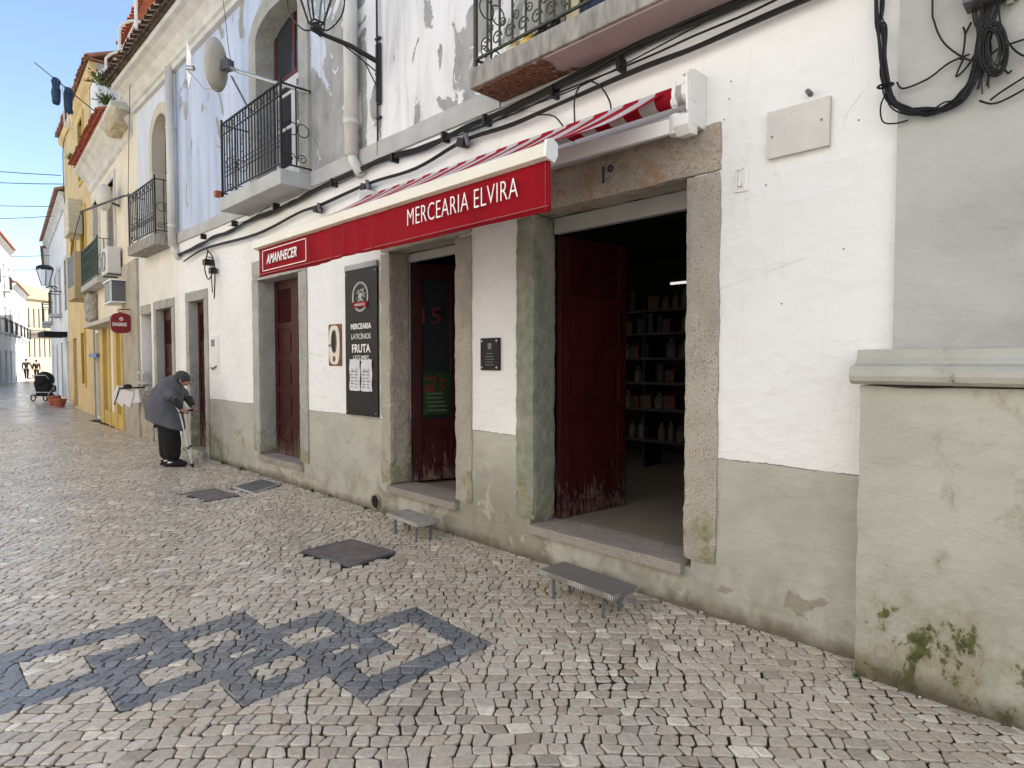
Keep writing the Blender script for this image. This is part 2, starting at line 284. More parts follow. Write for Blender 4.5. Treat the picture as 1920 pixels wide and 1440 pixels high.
# ---------------------------------------------------------------- mesh helpers
class MB:
    def __init__(s,xf=None): s.v=[];s.f=[];s.mi=[];s.xf=xf;s.cm=0
    def add(s,vs,fs):
        o=len(s.v); s.v+= [Vector(p) for p in vs]; s.f+=[tuple(i+o for i in f) for f in fs]; s.mi+=[s.cm]*len(fs); return s
    def box(s,x0,x1,y0,y1,z0,z1,m=None):
        vs=[Vector((x,y,z)) for z in(z0,z1) for y in(y0,y1) for x in(x0,x1)]
        if m: vs=[m@p for p in vs]
        return s.add(vs,[(0,2,3,1),(4,5,7,6),(0,1,5,4),(2,6,7,3),(0,4,6,2),(1,3,7,5)])
    def hexa(s,p): return s.add(p,[(0,2,3,1),(4,5,7,6),(0,1,5,4),(2,6,7,3),(0,4,6,2),(1,3,7,5)])
    def tube(s,pts,r,n=6,cap=True):
        P=[Vector(p) for p in pts]; k=len(P); rr=r if isinstance(r,(list,tuple)) else [r]*k
        vs=[];fs=[];up=None
        for i,p in enumerate(P):
            d=(P[min(i+1,k-1)]-P[max(i-1,0)]).normalized()
            if up is None: up=Vector((0,0,1)) if abs(d.z)<.9 else Vector((1,0,0))
            a=d.cross(up)
            if a.length<1e-4: a=d.cross(Vector((.3,1,.2)))
            a.normalize(); c=a.cross(d).normalized(); up=c
            for j in range(n):
                t=2*math.pi*j/n; vs.append(p+(a*math.cos(t)+c*math.sin(t))*rr[i])
        for i in range(k-1):
            for j in range(n):
                q=(j+1)%n; fs.append((i*n+j,i*n+q,(i+1)*n+q,(i+1)*n+j))
        if cap: fs.append(tuple(range(n-1,-1,-1))); fs.append(tuple((k-1)*n+j for j in range(n)))
        return s.add(vs,fs)
    def ring(s,c,ax1,ax2,r,tr=.005,n=20,a0=0,a1=2*math.pi,tn=5):
        c=Vector(c);ax1=Vector(ax1);ax2=Vector(ax2)
        return s.tube([c+ax1*r*math.cos(a0+(a1-a0)*i/n)+ax2*r*math.sin(a0+(a1-a0)*i/n) for i in range(n+1)],tr,tn,False)
    def spiral(s,c,ax1,ax2,r,turns=1.3,tr=.005,n=18,a0=0):
        c=Vector(c);ax1=Vector(ax1);ax2=Vector(ax2)
        return s.tube([c+(ax1*math.cos(a0+t*turns*6.283)+ax2*math.sin(a0+t*turns*6.283))*r*(1-.75*t) for t in [i/n for i in range(n+1)]],tr,5)
    def sphere(s,c,rx,ry=None,rz=None,n=12,m=8,mat=None):
        ry=ry or rx; rz=rz or rx; vs=[];fs=[];c=Vector(c)
        for i in range(m+1):
            a=math.pi*i/m
            for j in range(n):
                t=2*math.pi*j/n; p=Vector((rx*math.sin(a)*math.cos(t),ry*math.sin(a)*math.sin(t),rz*math.cos(a)))
                vs.append(c+(mat@p if mat else p))
        for i in range(m):
            for j in range(n):
                q=(j+1)%n; fs.append((i*n+j,(i+1)*n+j,(i+1)*n+q,i*n+q))
        return s.add(vs,fs)
    def prism(s,poly,y0,y1,axis='y'):
        n=len(poly)
        g=(lambda a,b,c:Vector((a,c,b))) if axis=='y' else ((lambda a,b,c:Vector((c,a,b))) if axis=='x' else (lambda a,b,c:Vector((a,b,c))))
        vs=[g(a,b_,y0) for a,b_ in poly]+[g(a,b_,y1) for a,b_ in poly]
        fs=[tuple(range(n)),tuple(range(2*n-1,n-1,-1))]+[(i,(i+n),((i+1)%n+n),(i+1)%n) for i in range(n)]
        return s.add(vs,fs)
    def rough(s,x0,x1,y0,y1,z0,z1,res=.05,amp=.006,seed=0,back=True):
        nx=max(1,round((x1-x0)/res));ny=max(1,round((y1-y0)/res));nz=max(1,round((z1-z0)/res)); idx={};vs=[];fs=[]
        def g(i,j,k):
            if (i,j,k) not in idx:
                p=Vector((x0+(x1-x0)*i/nx,y0+(y1-y0)*j/ny,z0+(z1-z0)*k/nz))
                n1=noise.noise_vector(p*7+Vector((seed,0,0)))*amp+noise.noise_vector(p*23+Vector((seed,3,0)))*amp*.6
                e=(i in(0,nx))+(j in(0,ny))+(k in(0,nz))
                if e>=2:
                    ce=Vector(((x0+x1)/2,(y0+y1)/2,(z0+z1)/2)); dv=Vector(((ce.x-p.x>0)-(ce.x-p.x<0) if i in(0,nx) else 0,(ce.y-p.y>0)-(ce.y-p.y<0) if j in(0,ny) else 0,(ce.z-p.z>0)-(ce.z-p.z<0) if k in(0,nz) else 0))
                    n1+=dv*amp*(.6+.9*abs(noise.noise(p*15)))
                idx[(i,j,k)]=len(vs); vs.append(p+n1)
            return idx[(i,j,k)]
        for i in range(nx):
            for k in range(nz):
                fs.append((g(i,0,k),g(i+1,0,k),g(i+1,0,k+1),g(i,0,k+1))); fs.append((g(i,ny,k),g(i,ny,k+1),g(i+1,ny,k+1),g(i+1,ny,k)))
        for j in range(ny):
            for k in range(nz):
                fs.append((g(0,j,k),g(0,j,k+1),g(0,j+1,k+1),g(0,j+1,k))); fs.append((g(nx,j,k),g(nx,j+1,k),g(nx,j+1,k+1),g(nx,j,k+1)))
        for i in range(nx):
            for j in range(ny):
                fs.append((g(i,j,0),g(i,j+1,0),g(i+1,j+1,0),g(i+1,j,0))); fs.append((g(i,j,nz),g(i+1,j,nz),g(i+1,j+1,nz),g(i,j+1,nz)))
        return s.add(vs,fs)
    def build(s,name,mat,parent=None,smooth=False,bevel=0):
        me=bpy.data.meshes.new(name); vs=[s.xf@p for p in s.v] if s.xf else s.v
        me.from_pydata([tuple(p) for p in vs],[],s.f)
        ms=mat if isinstance(mat,list) else [mat]
        for m in ms: me.materials.append(m)
        if len(ms)>1: me.polygons.foreach_set('material_index',s.mi)
        o=bpy.data.objects.new(name,me); C.objects.link(o)
        if smooth: me.polygons.foreach_set('use_smooth',[True]*len(me.polygons))
        if bevel:
            bm_=o.modifiers.new('bevel','BEVEL'); bm_.width=bevel; bm_.segments=2; bm_.limit_method='ANGLE'; bm_.angle_limit=R(40)
        if parent: adopt(o,parent)
        me.update(); return o
def adopt(o,parent):
    o.parent=parent
    def wm(q): return (wm(q.parent)@q.matrix_parent_inverse if q.parent else Matrix.Identity(4))@Matrix.Translation(q.location)
    o.matrix_parent_inverse=wm(parent).inverted()
def tag(o,label,cat=None,group=None,kind=None):
    if label: o['label']=label
    if cat: o['category']=cat
    if group: o['group']=group
    if kind: o['kind']=kind
    return o
def thing(name,label,cat,loc,group=None):
    o=bpy.data.objects.new(name,None); C.objects.link(o); o.location=loc; o.empty_display_size=.1
    return tag(o,label,cat,group)
def struct(o,label=None,cat=None,kind='structure'):
    o['kind']=kind
    if label: o['label']=label
    if cat: o['category']=cat
    return o
def text(name,s_,size,org,xd,up,mat,parent,sx=1.,bold=0.,shear=0.,ext=.0012,space=1.,align='LEFT'):
    cu=bpy.data.curves.new(name,'FONT'); cu.body=s_; cu.size=size; cu.extrude=ext; cu.offset=bold; cu.shear=shear; cu.space_character=space; cu.align_x=align; cu.resolution_u=3
    o=bpy.data.objects.new(name,cu); C.objects.link(o); bpy.context.view_layer.update()
    me=bpy.data.meshes.new_from_object(o); C.objects.unlink(o); bpy.data.objects.remove(o)
    X=Vector(xd).normalized(); U_=Vector(up).normalized(); N=X.cross(U_)
    for v in me.vertices: v.co=Vector(org)+X*v.co.x*sx+U_*v.co.y+N*v.co.z
    me.materials.clear(); me.materials.append(mat)
    q=bpy.data.objects.new(name,me); C.objects.link(q)
    if parent: adopt(q,parent)
    return q
def wall(name,mat,parent,x0,x1,z0,z1,y0,y1,holes,xf=None,grow=0,gz=0):
    holes=[(h[0]-grow,h[1]+grow,h[2]-(gz if h[2]<2 else 0),h[3]+grow) for h in holes]
    xs=sorted({x0,x1,*[h[0] for h in holes],*[h[1] for h in holes]}); zs=sorted({z0,z1,*[h[2] for h in holes],*[h[3] for h in holes]})
    xs=[a for a in xs if x0<=a<=x1]; zs=[a for a in zs if z0<=a<=z1]
    solid=lambda i,k: 0<=i<len(xs)-1 and 0<=k<len(zs)-1 and not any(h[0]<=(xs[i]+xs[i+1])/2<=h[1] and h[2]<=(zs[k]+zs[k+1])/2<=h[3] for h in holes)
    mb=MB(xf)
    for i in range(len(xs)-1):
        for k in range(len(zs)-1):
            if not solid(i,k): continue
            a,b_,c,d=xs[i],xs[i+1],zs[k],zs[k+1]
            mb.add([(a,y0,c),(b_,y0,c),(b_,y0,d),(a,y0,d)],[(0,1,2,3)])
            mb.add([(a,y1,c),(b_,y1,c),(b_,y1,d),(a,y1,d)],[(3,2,1,0)])
            if not solid(i-1,k): mb.add([(a,y0,c),(a,y0,d),(a,y1,d),(a,y1,c)],[(0,1,2,3)])
            if not solid(i+1,k): mb.add([(b_,y0,c),(b_,y1,c),(b_,y1,d),(b_,y0,d)],[(0,1,2,3)])
            if not solid(i,k+1): mb.add([(a,y0,d),(b_,y0,d),(b_,y1,d),(a,y1,d)],[(0,1,2,3)])
            if not solid(i,k-1): mb.add([(a,y0,c),(a,y1,c),(b_,y1,c),(b_,y0,c)],[(0,1,2,3)])
    return mb.build(name,mat,parent)
# ---------------------------------------------------------------- street
COVERS=[[(-4.86,-1.22),(-4.23,-1.13),(-4.28,-.68),(-4.87,-.75)],[(-8.02,-1.17),(-7.36,-1.10),(-7.40,-.76),(-8.04,-.82)],[(-7.98,-.62),(-7.44,-.58),(-7.73,-.10),(-8.24,-.13)]]
def street():
    mb=MB(); mb.add([(-600,-600,-.06),(600,-600,-.06),(600,600,-.06),(-600,600,-.06)],[(0,1,2,3)])
    struct(mb.build('ground',simple('earth',(.16,.14,.11),.9)),'pale ground under and beyond the street','ground')
    mb=MB(); mb.add([(-21,-6.9,-.013),(9,-6.9,-.013),(9,.3,-.013),(-21,.3,-.013)],[(0,1,2,3)])
    struct(mb.build('street_bed',SOIL),'dark soil showing in the joints between the setts','street')
    mb=MB(); mb.add([(-20,-6.9,-.004),(-20,.6,-.004),(-28,1.2,-.004),(-41,3,-.004),(-62,6,-.004),(-120,40,-.004),(-120,-20,-.004),(-76,-20,-.004),(-76,6,-.004),(-53,1,-.004),(-40,-3,-.004),(-28,-6.9,-.004)],[(0,11,10,9,8,7,6,5,4,3,2,1)])
    o=mb.build('street',FARCOB); struct(o,'far stretch of pale cobbled street leading to the sunlit facade','street')
    # hand-laid setts
    links=[(-2.87-.352*k,-1.655-.413*k) for k in range(4)]; HX,HY,BX,BY=.375,.425,.172,.150
    def dark(px,py):
        for a,c in links:
            dx,dy=abs(px-a),abs(py-c)
            if dx<HX and dy<HY and not(dx<HX-BX and dy<HY-BY): return 1.
        return 0.
    segs=[]
    for a,c in links:
        for hx,hy in((HX,HY),(HX-BX,HY-BY)):
            for s_ in(-1,1): segs.append((0,a+s_*hx,c-hy,c+hy)); segs.append((1,c+s_*hy,a-hx,a+hx))
    def split(poly,ax,val):
        A=[];B=[];n=len(poly)
        for i in range(n):
            p,q=poly[i],poly[(i+1)%n]; d0,d1=p[ax]-val,q[ax]-val
            (A if d0<0 else B).append(p)
            if d0*d1<0:
                t=d0/(d0-d1); m=(p[0]+(q[0]-p[0])*t,p[1]+(q[1]-p[1])*t); A.append(m);B.append(m)
        return [k for k in(A,B) if len(k)>2]
    def area(p): return abs(sum(p[i][0]*p[(i+1)%len(p)][1]-p[(i+1)%len(p)][0]*p[i][1] for i in range(len(p))))/2
    S=math.sqrt(.5); vs=[];fs=[];tone=[];dk=[];wm=[]
    rn=random.Random(3)
    covers=COVERS
    def inside(px,py,P_,g):
        return all(((P_[(i+1)%4][0]-P_[i][0])*(py-P_[i][1])-(P_[(i+1)%4][1]-P_[i][1])*(px-P_[i][0]))/math.dist(P_[i],P_[(i+1)%4])>-g for i in range(4))
    rh=.072; nrow=int(26/rh)
    def bnd(j,s_):
        return j*rh+.030*noise.noise(Vector((s_*.55,j*rh*.55,5)))*3+.016*noise.noise(Vector((s_*5,j*3.1,0)))+.05*math.sin(s_*.9+j*rh*.5)
    for j in range(-42,nrow):
        s_=-19.+rn.uniform(0,.1)
        wrow=.080
        sl0=rn.uniform(-.012,.012)
        while s_<3.5:
            wd=wrow*rn.choice([.6,.8,.9,1,1,1.1,1.2,1.35]) ; s2=s_+wd; sl1=rn.uniform(-.014,.014)
            # local: s along image-right, t along view direction
            q=[(s_-sl0,bnd(j,s_-sl0)),(s2-sl1,bnd(j,s2-sl1)),(s2+sl1,bnd(j+1,s2+sl1)),(s_+sl0,bnd(j+1,s_+sl0))]
            P=[(S*(a-t),-3.58+S*(a+t)) for a,t in q]
            P=[(a+rn.uniform(-.004,.004),c+rn.uniform(-.004,.004)) for a,c in P]
            s_=s2; sl0=sl1
            cx=sum(p[0] for p in P)/4; cy=sum(p[1] for p in P)/4
            if cx<-20 or cx>2.2 or cy<-4.7 or cy>.06: continue
            if any(inside(cx,cy,P_,.022) for P_ in covers): continue
            polys=[P]
            if -6<cx<-2 and cy<-1:
                for ax,val,lo,hi in segs:
                    nxt=[]
                    for pl in polys:
                        o_=1-ax; mc=sum(p[o_] for p in pl)/len(pl)
                        mn=min(p[ax] for p in pl);mx=max(p[ax] for p in pl)
                        if mn<val-.003 and mx>val+.003 and lo-.03<mc<hi+.03:
                            pa,pb=((val-.012,mc),(val+.012,mc)) if ax==0 else ((mc,val-.012),(mc,val+.012))
                            if dark(*pa)!=dark(*pb): nxt+=split(pl,ax,val)
                            else: nxt.append(pl)
                        else: nxt.append(pl)
                    polys=nxt
            for pl in polys:
                if area(pl)<.0006: continue
                # drop near-duplicate verts
                pp=[pl[0]]
                for p in pl[1:]:
                    if math.dist(p,pp[-1])>.006: pp.append(p)
                if math.dist(pp[0],pp[-1])<.006: pp.pop()
                if len(pp)<3: continue
                n=len(pp); cx=sum(p[0] for p in pp)/n; cy=sum(p[1] for p in pp)/n
                D=dark(cx,cy); gap=(.0018 if D else .0030)*rn.uniform(.5,1.7)
                ch=rn.uniform(.08,.2)
                ring=[]
                for i in range(n):
                    p,a,c=pp[i],pp[i-1],pp[(i+1)%n]
                    for q_ in(a,c): 
                        m=(p[0]+(q_[0]-p[0])*ch,p[1]+(q_[1]-p[1])*ch); ring.append(m)
                def ins(r,g):
                    out=[]
                    for x_,y_ in r:
                        dx,dy=cx-x_,cy-y_; L_=math.hypot(dx,dy)+1e-6; k_=min(g*1.25/L_,.5); out.append((x_+dx*k_,y_+dy*k_))
                    return out
                r1=ins(ring,gap); r2=ins(ring,gap+.0045)
                h=rn.uniform(-.002,.002)+.010*noise.noise(Vector((cx*1.3,cy*1.3,0))); tx,ty=rn.gauss(0,.022),rn.gauss(0,.022)
                o_=len(vs); m=len(ring)
                vs+=[(a,c,-.028) for a,c in r1]; vs+=[(a,c,h-.004) for a,c in r1]; vs+=[(a,c,h+(a-cx)*tx+(c-cy)*ty) for a,c in r2]
                for i in range(m):
                    i2=(i+1)%m; fs.append((o_+i,o_+i2,o_+m+i2,o_+m+i)); fs.append((o_+m+i,o_+m+i2,o_+2*m+i2,o_+2*m+i))
                fs.append(tuple(o_+2*m+i for i in range(m)))
                t=min(1,max(0,rn.gauss(.5,.16))); 
                if rn.random()<.03: t=1.
                if rn.random()<.04: t=.1
                w_=1. if rn.random()<.05 else max(0,rn.gauss(.12,.15))
                tone+=[t]*(3*m); dk+=[D]*(3*m); wm+=[w_]*(3*m)
    me=bpy.data.meshes.new('cobblestones'); me.from_pydata(vs,[],fs); me.materials.append(COB)
    for nm,arr in(('tone',tone),('dark',dk),('warm',wm)):
        a=me.attributes.new(nm,'FLOAT','POINT'); a.data.foreach_set('value',arr)
    o=bpy.data.objects.new('cobblestones',me); C.objects.link(o)
    struct(o,'small limestone setts with a dark chain of overlapping squares laid into them','paving')
street()
def cover(name,label,pts,mat,frame=.02):
    t=thing(name,label,'cover',(sum(p[0] for p in pts)/4,sum(p[1] for p in pts)/4,0),'iron and slate covers let into the paving')
    c=Vector((sum(p[0] for p in pts)/4,sum(p[1] for p in pts)/4,.011))
    inn=[c+(Vector((*p,.011))-c)*.93 for p in pts]; out=[Vector((*p,.011)) for p in pts]
    f=MB(); 
    for i in range(4):
        j=(i+1)%4
        f.hexa([out[i]+Vector((0,0,-.02)),out[j]+Vector((0,0,-.02)),inn[i]+Vector((0,0,-.02)),inn[j]+Vector((0,0,-.02)),out[i]+Vector((0,0,.003)),out[j]+Vector((0,0,.003)),inn[i]+Vector((0,0,.003)),inn[j]+Vector((0,0,.003))])
    f.build('frame',DGREY if mat is COVER else SLAB,t)
    l=MB(); a=[p+(c-p)*.012 for p in inn]
    l.hexa([a[0]+Vector((0,0,-.02)),a[1]+Vector((0,0,-.02)),a[3]+Vector((0,0,-.02)),a[2]+Vector((0,0,-.02)),a[0],a[1],a[3],a[2]])
    l.build('plate',mat,t)
cover('drain_cover','brown grooved iron cover in the cobbles in front of the middle door',[(-4.86,-1.22),(-4.23,-1.13),(-4.28,-.68),(-4.87,-.75)],COVER)
cover('drain_cover','brown flat cover farther from the wall, touching the slate one',[(-8.02,-1.17),(-7.36,-1.10),(-7.40,-.76),(-8.04,-.82)],COVER)
cover('drain_cover','dark slate cover nearest the wall beside the left red door',[(-7.98,-.62),(-7.44,-.58),(-7.73,-.10),(-8.24,-.13)],COVER2)
# ---------------------------------------------------------------- grocery building
shop=thing('corner_house','long old white house with three red doors, sage dado and flaking upper wall','building',(-6,0,0))
big=(-3.32,-2.0,.30,2.76); mid=(-5.33,-4.30,.33,2.72); lef=(-8.55,-7.35,.30,2.72); d2=(-11.45,-10.72,.12,2.62)
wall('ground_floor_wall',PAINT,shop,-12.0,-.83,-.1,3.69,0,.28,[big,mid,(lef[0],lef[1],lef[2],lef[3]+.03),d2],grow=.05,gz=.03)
arch=(-8.5,-7.25,3.87,6.2)
wall('upper_wall',LIME,shop,-12.0,-.83,3.87,6.8,.012,.29,[arch,(-3.2,-1.6,3.87,6.2)],grow=.05)
m=MB(); m.rough(-12.0,-6.972,-.03,.28,3.69,3.87,.12,.004); m.rough(-6.968,-3.70,-.03,.28,3.69,3.87,.12,.004,4); m.rough(-3.695,-.84,-.02,.28,3.69,3.87,.12,.004,4); m.build('string_course',SLAB,shop)
def frame(parent,h,wl,wr,top,mats,proud=.022,depth=.24,zb=.33,name='stone_frame',res=.05,amp=.006,lint=None):
    x0,x1,z0,z1=h
    a=MB(); a.rough(x0-wl,x0,-proud,depth,zb,z1,res,amp,1); a.build('jamb',mats[0],parent)
    a=MB(); a.rough(x1,x1+wr,-proud,depth,zb,z1,res,amp,2); a.build('jamb',mats[1],parent)
    a=MB(); a.rough(x0-wl,x1+wr,-proud-.002,depth,z1+.002,z1+top,res,amp,3); return a.build('lintel',mats[2],parent)
def leaf(parent,w,h,hinge,ang,panels,louvre,th=.045,glass=None,name='door_leaf',mat=RED):
    xf=Matrix.Translation(hinge)@Matrix.Rotation(ang,4,'Z'); a=MB(xf); st=.10
    a.box(0,st,0,th,0,h); a.box(w-st,w,0,th,0,h)
    zs=[0]+[z for p in panels for z in p]+[h]
    edges=[0]
    for i in range(0,len(zs),2): a.box(st,w-st,.002,th-.002,zs[i],zs[i+1])
    for k,(p0,p1) in enumerate(panels):
        if k==louvre:
            n=int((p1-p0)/.045)
            for i in range(n):
                z=p0+(i+.5)*(p1-p0)/n; a.box(st,w-st,0,.006,-.025,.025,Matrix.Translation((0,.02,z))@Matrix.Rotation(R(35),4,'X'))
            a.box(st,w-st,th-.012,th-.008,p0,p1)
        elif glass is not None and k in glass: pass
        else:
            a.box(st,w-st,.016,th-.016,p0,p1)
            a.box(st+.05,w-st-.05,.006,th-.006,p0+.05,p1-.05)
    o=a.build(name,mat,parent,bevel=.004)
    if glass:
        g=MB(xf)
        for k in glass: g.box(st,w-st,.02,.026,*panels[k])
        g.build('pane',GLASS,o)
    return o
P5=[(.12,.42),(.50,.86),(.94,1.30),(1.38,1.74),(1.84,2.30)]
# big door
frame(shop,big,.20,.23,.30,[GRANM,GRAN,GRANR],depth=.25,amp=.008,res=.04)
s_=MB(); s_.rough(-3.34,-1.99,-.055,.3,.225,.30,.06,.004,9); s_.build('sill',SILLM,shop)
leaf(shop,.80,2.32,(-3.27,.25,.305),R(83),P5,4)
leaf(shop,.62,2.32,(-2.04,.27,.305),R(92),P5,4)
m=MB(); m.box(-3.30,-2.02,.20,.26,2.63,2.755); m.build('door_head',GREYW,shop,bevel=.004)
# middle door
frame(shop,mid,.18,.23,.28,[GRAN,GRAN,GRAN],depth=.24,res=.04,amp=.009)
s_=MB(); s_.rough(-5.36,-4.26,-.055,.3,.25,.325,.06,.004,8); s_.build('sill',SILLM,shop)
lf=leaf(shop,.52,2.3,(-5.31,.25,.33),R(69),[(.12,.55),(.66,2.15)],-1,glass=[1])
m=MB(); m.box(-5.31,-4.30,.2,.25,2.63,2.715); m.build('door_head',GREYW,shop,bevel=.004)
leaf(shop,.48,2.3,(-4.34,.27,.33),R(95),P5,4)
# left door
frame(shop,lef,.22,.22,.05,[GRANG,GRANG,GRANG],depth=.26,res=.05,amp=.005)
m=MB(); m.rough(-8.77,-7.13,-.02,.2,2.772,3.0,.06,.004); m.build('lintel',GRANG,shop)
s_=MB(); s_.rough(-8.6,-7.28,-.04,.3,.225,.30,.06,.003,8); s_.build('sill',SILLM,shop)
leaf(shop,.62,2.42,(-8.53,.20,.30),0,P5,4); leaf(shop,.56,2.42,(-7.91,.20,.30),0,P5,4)
# far door of the house
frame(shop,d2,.17,.17,.17,[GRANG,GRANG,GRANG],depth=.3,zb=-.05,res=.06,amp=.005)
leaf(shop,.73,2.5,(-11.45,.13,.12),0,P5,4)
m=MB(); m.rough(-11.5,-10.65,-.1,.3,-.05,.12,.06,.005); m.build('doorstep',GRANG,shop)
# shop interior
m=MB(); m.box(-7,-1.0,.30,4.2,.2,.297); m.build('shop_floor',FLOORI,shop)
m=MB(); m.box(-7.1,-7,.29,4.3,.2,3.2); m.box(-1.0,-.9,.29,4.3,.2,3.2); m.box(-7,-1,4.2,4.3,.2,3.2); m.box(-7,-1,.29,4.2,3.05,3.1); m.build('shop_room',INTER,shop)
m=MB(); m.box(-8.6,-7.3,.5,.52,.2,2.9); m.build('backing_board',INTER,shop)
# first floor french window
def arched(parent,x0,x1,z0,zs,rise,wl,depth,mat,proud=.03,y=0,xf=None):
    n=14; cx=(x0+x1)/2; hw=(x1-x0)/2
    inn=[(x0,z0),(x0,zs)]+[(cx-hw*math.cos(math.pi*i/n),zs+rise*math.sin(math.pi*i/n)) for i in range(1,n)]+[(x1,zs),(x1,z0)]
    H=hw+wl; out=[(x0-wl,z0),(x0-wl,zs)]+[(cx-H*math.cos(math.pi*i/n),zs+(rise+wl)*math.sin(math.pi*i/n)) for i in range(1,n)]+[(x1+wl,zs),(x1+wl,z0)]
    a=MB(xf); 
    for i in range(len(inn)-1):
        p,q,r,s__=inn[i],inn[i+1],out[i],out[i+1]
        y0,y1=y-proud,y+depth
        a.hexa([(r[0],y0,r[1]),(p[0],y0,p[1]),(r[0],y1,r[1]),(p[0],y1,p[1]),(s__[0],y0,s__[1]),(q[0],y0,q[1]),(s__[0],y1,s__[1]),(q[0],y1,q[1])])
    # spandrels behind the ring
    return a.build('stone_surround',mat,parent)
def french(parent,x0,x1,z0,zs,ztop,y,framec,leafc,xf=None):
    a=MB(xf); a.box(x0,x0+.06,y,y+.06,z0,ztop); a.box(x1-.06,x1,y,y+.06,z0,ztop); a.box(x0,x1,y-.01,y+.06,zs-.06,zs); mx=(x0+x1)/2
    a.box(mx-.03,mx+.03,y-.005,y+.05,zs,ztop); f=a.build('window_frame',framec,parent,bevel=.004)
    for (p,q) in((x0+.06,mx-.004),(mx+.004,x1-.06)):
        l=MB(xf); l.box(p,p+.07,y-.01,y+.035,z0,zs-.065); l.box(q-.07,q,y-.01,y+.035,z0,zs-.065)
        for (c,d) in((z0,z0+.35),(z0+.85,z0+.89),(z0+1.3,z0+1.34),(zs-.14,zs-.065)): l.box(p+.07,q-.07,y-.008,y+.033,c,d)
        l.build('sash',leafc,f,bevel=.003)
    g=MB(xf); g.box(x0+.05,x1-.05,y+.01,y+.014,z0+.1,ztop); g.build('pane',GLASS,f)
MAR=simple('dark_maroon_frame',(.10,.02,.022),.5,.2,6,.001)
arched(shop,-8.5,-7.25,3.87,5.95,.25,.24,.25,GRANG)
wh=MB()
for (a,c) in((-8.5,1),(-7.25,-1)): pass
french(shop,-8.48,-7.27,3.88,5.45,6.2,.22,MAR,WOODW)
def slab(parent,name,x0,x1,y0,z0,z1,mat,under=None,xf=None):
    a=MB(xf); a.box(x0,x1,y0,.02,z0,z1); o=a.build(name,mat,parent,bevel=.008)
    if under:
        u=MB(xf); u.box(x0+.03,x1-.03,y0+.03,-.034,z0-.012,z0+.002); u.build('soffit',under,o)
    return o
def railing(parent,x0,x1,yf,z0,h,mat,kind=0,name='railing',xf=None,step=.105,yw=0.):
    a=MB(xf); T=.013
    zt=z0+h
    a.box(x0,x1,yf-.014,yf+.014,zt-.014,zt); a.box(x0,x1,yf-.01,yf+.01,z0+.06,z0+.076); 
    a.box(x0,x1,yf-.009,yf+.009,zt-.16,zt-.148)
    for xx in(x0,x1):
        a.box(xx-.014,xx+.014,yf,yw,zt-.014,zt); a.box(xx-.01,xx+.01,yf,yw,z0+.06,z0+.076); a.box(xx-.013,xx+.013,yf-.013,yf+.013,z0,zt+.03); a.sphere((xx,yf,zt+.045),.018,n=8,m=6)
    n=int((x1-x0)/step)
    for i in range(1,n):
        xx=x0+(x1-x0)*i/n; a.tube([(xx,yf,z0+.06),(xx,yf,zt)],T*.8,5)
        if kind==0:
            if i%2==0: a.spiral((xx+step*.5,yf,zt-.09),(1,0,0),(0,0,1),.045,1.2,.005)
            if i%3==1: a.ring((xx+step*.5,yf,z0+h*.52),(1,0,0),(0,0,1),.05,.005,14)
            a.ring((xx+step*.5,yf,z0+.30),(1,0,0),(0,0,1),.035,.006,10); a.tube([(xx,yf,z0+.42),(xx+step,yf,z0+.36)],.006,4)
        else:
            a.spiral((xx-.03,yf,z0+.15),(1,0,0),(0,0,1),.055,1.3,.006); a.spiral((xx+.035,yf,z0+.24),(-1,0,0),(0,0,1),.04,1.3,.005)
            if i%2: a.spiral((xx+step*.4,yf,z0+h*.55),(1,0,0),(0,0,-1),.07,1.3,.006); 
    m_=abs(yf-yw); k=max(2,int(m_/.13))
    for xx in(x0,x1):
        for i in range(1,k): a.tube([(xx,yf+m_*i/k,z0+.06),(xx,yf+m_*i/k,zt)],T*.8,5)
        a.ring((xx,yf+m_*.35,z0+h*.5),(0,1,0),(0,0,1),.075,.006,18); a.ring((xx,yf+m_*.72,z0+h*.5),(0,1,0),(0,0,1),.075,.006,18)
        a.spiral((xx,yf+m_*.3,z0+.16),(0,1,0),(0,0,1),.06,1.3,.006); a.spiral((xx,yf+m_*.7,z0+.16),(0,-1,0),(0,0,1),.06,1.3,.006)
    return a.build(name,mat,parent)
lb=slab(shop,'balcony_slab',-8.87,-6.972,-.40,3.66,3.84,SLAB)
railing(lb,-8.83,-7.0,-.37,3.84,1.0,IRON,0,step=.088)
m=MB(); m.box(-8.93,-8.85,-.45,-.38,3.86,3.94); m.build('red_box',TERR,lb)
bb=slab(shop,'balcony_slab',-3.693,-.86,-.36,3.73,3.885,SLABD,UNDER)
railing(bb,-3.65,-.95,-.33,3.885,1.0,IRONG,1,step=.13)
# big balcony door behind
arched(shop,-3.2,-1.6,3.885,5.6,.5,.2,.25,GRANG)
french(shop,-3.18,-1.62,3.89,5.3,6.15,.2,CREAMF,CREAMF)
# interior backing behind the upper openings
m=MB(); m.box(-8.6,-7.2,.6,.62,3.8,6.5); m.build('curtain_board',INTER,shop); m=MB(); m.box(-3.3,-1.5,.6,.62,3.8,6.5); m.build('curtain_board',INTER,shop)
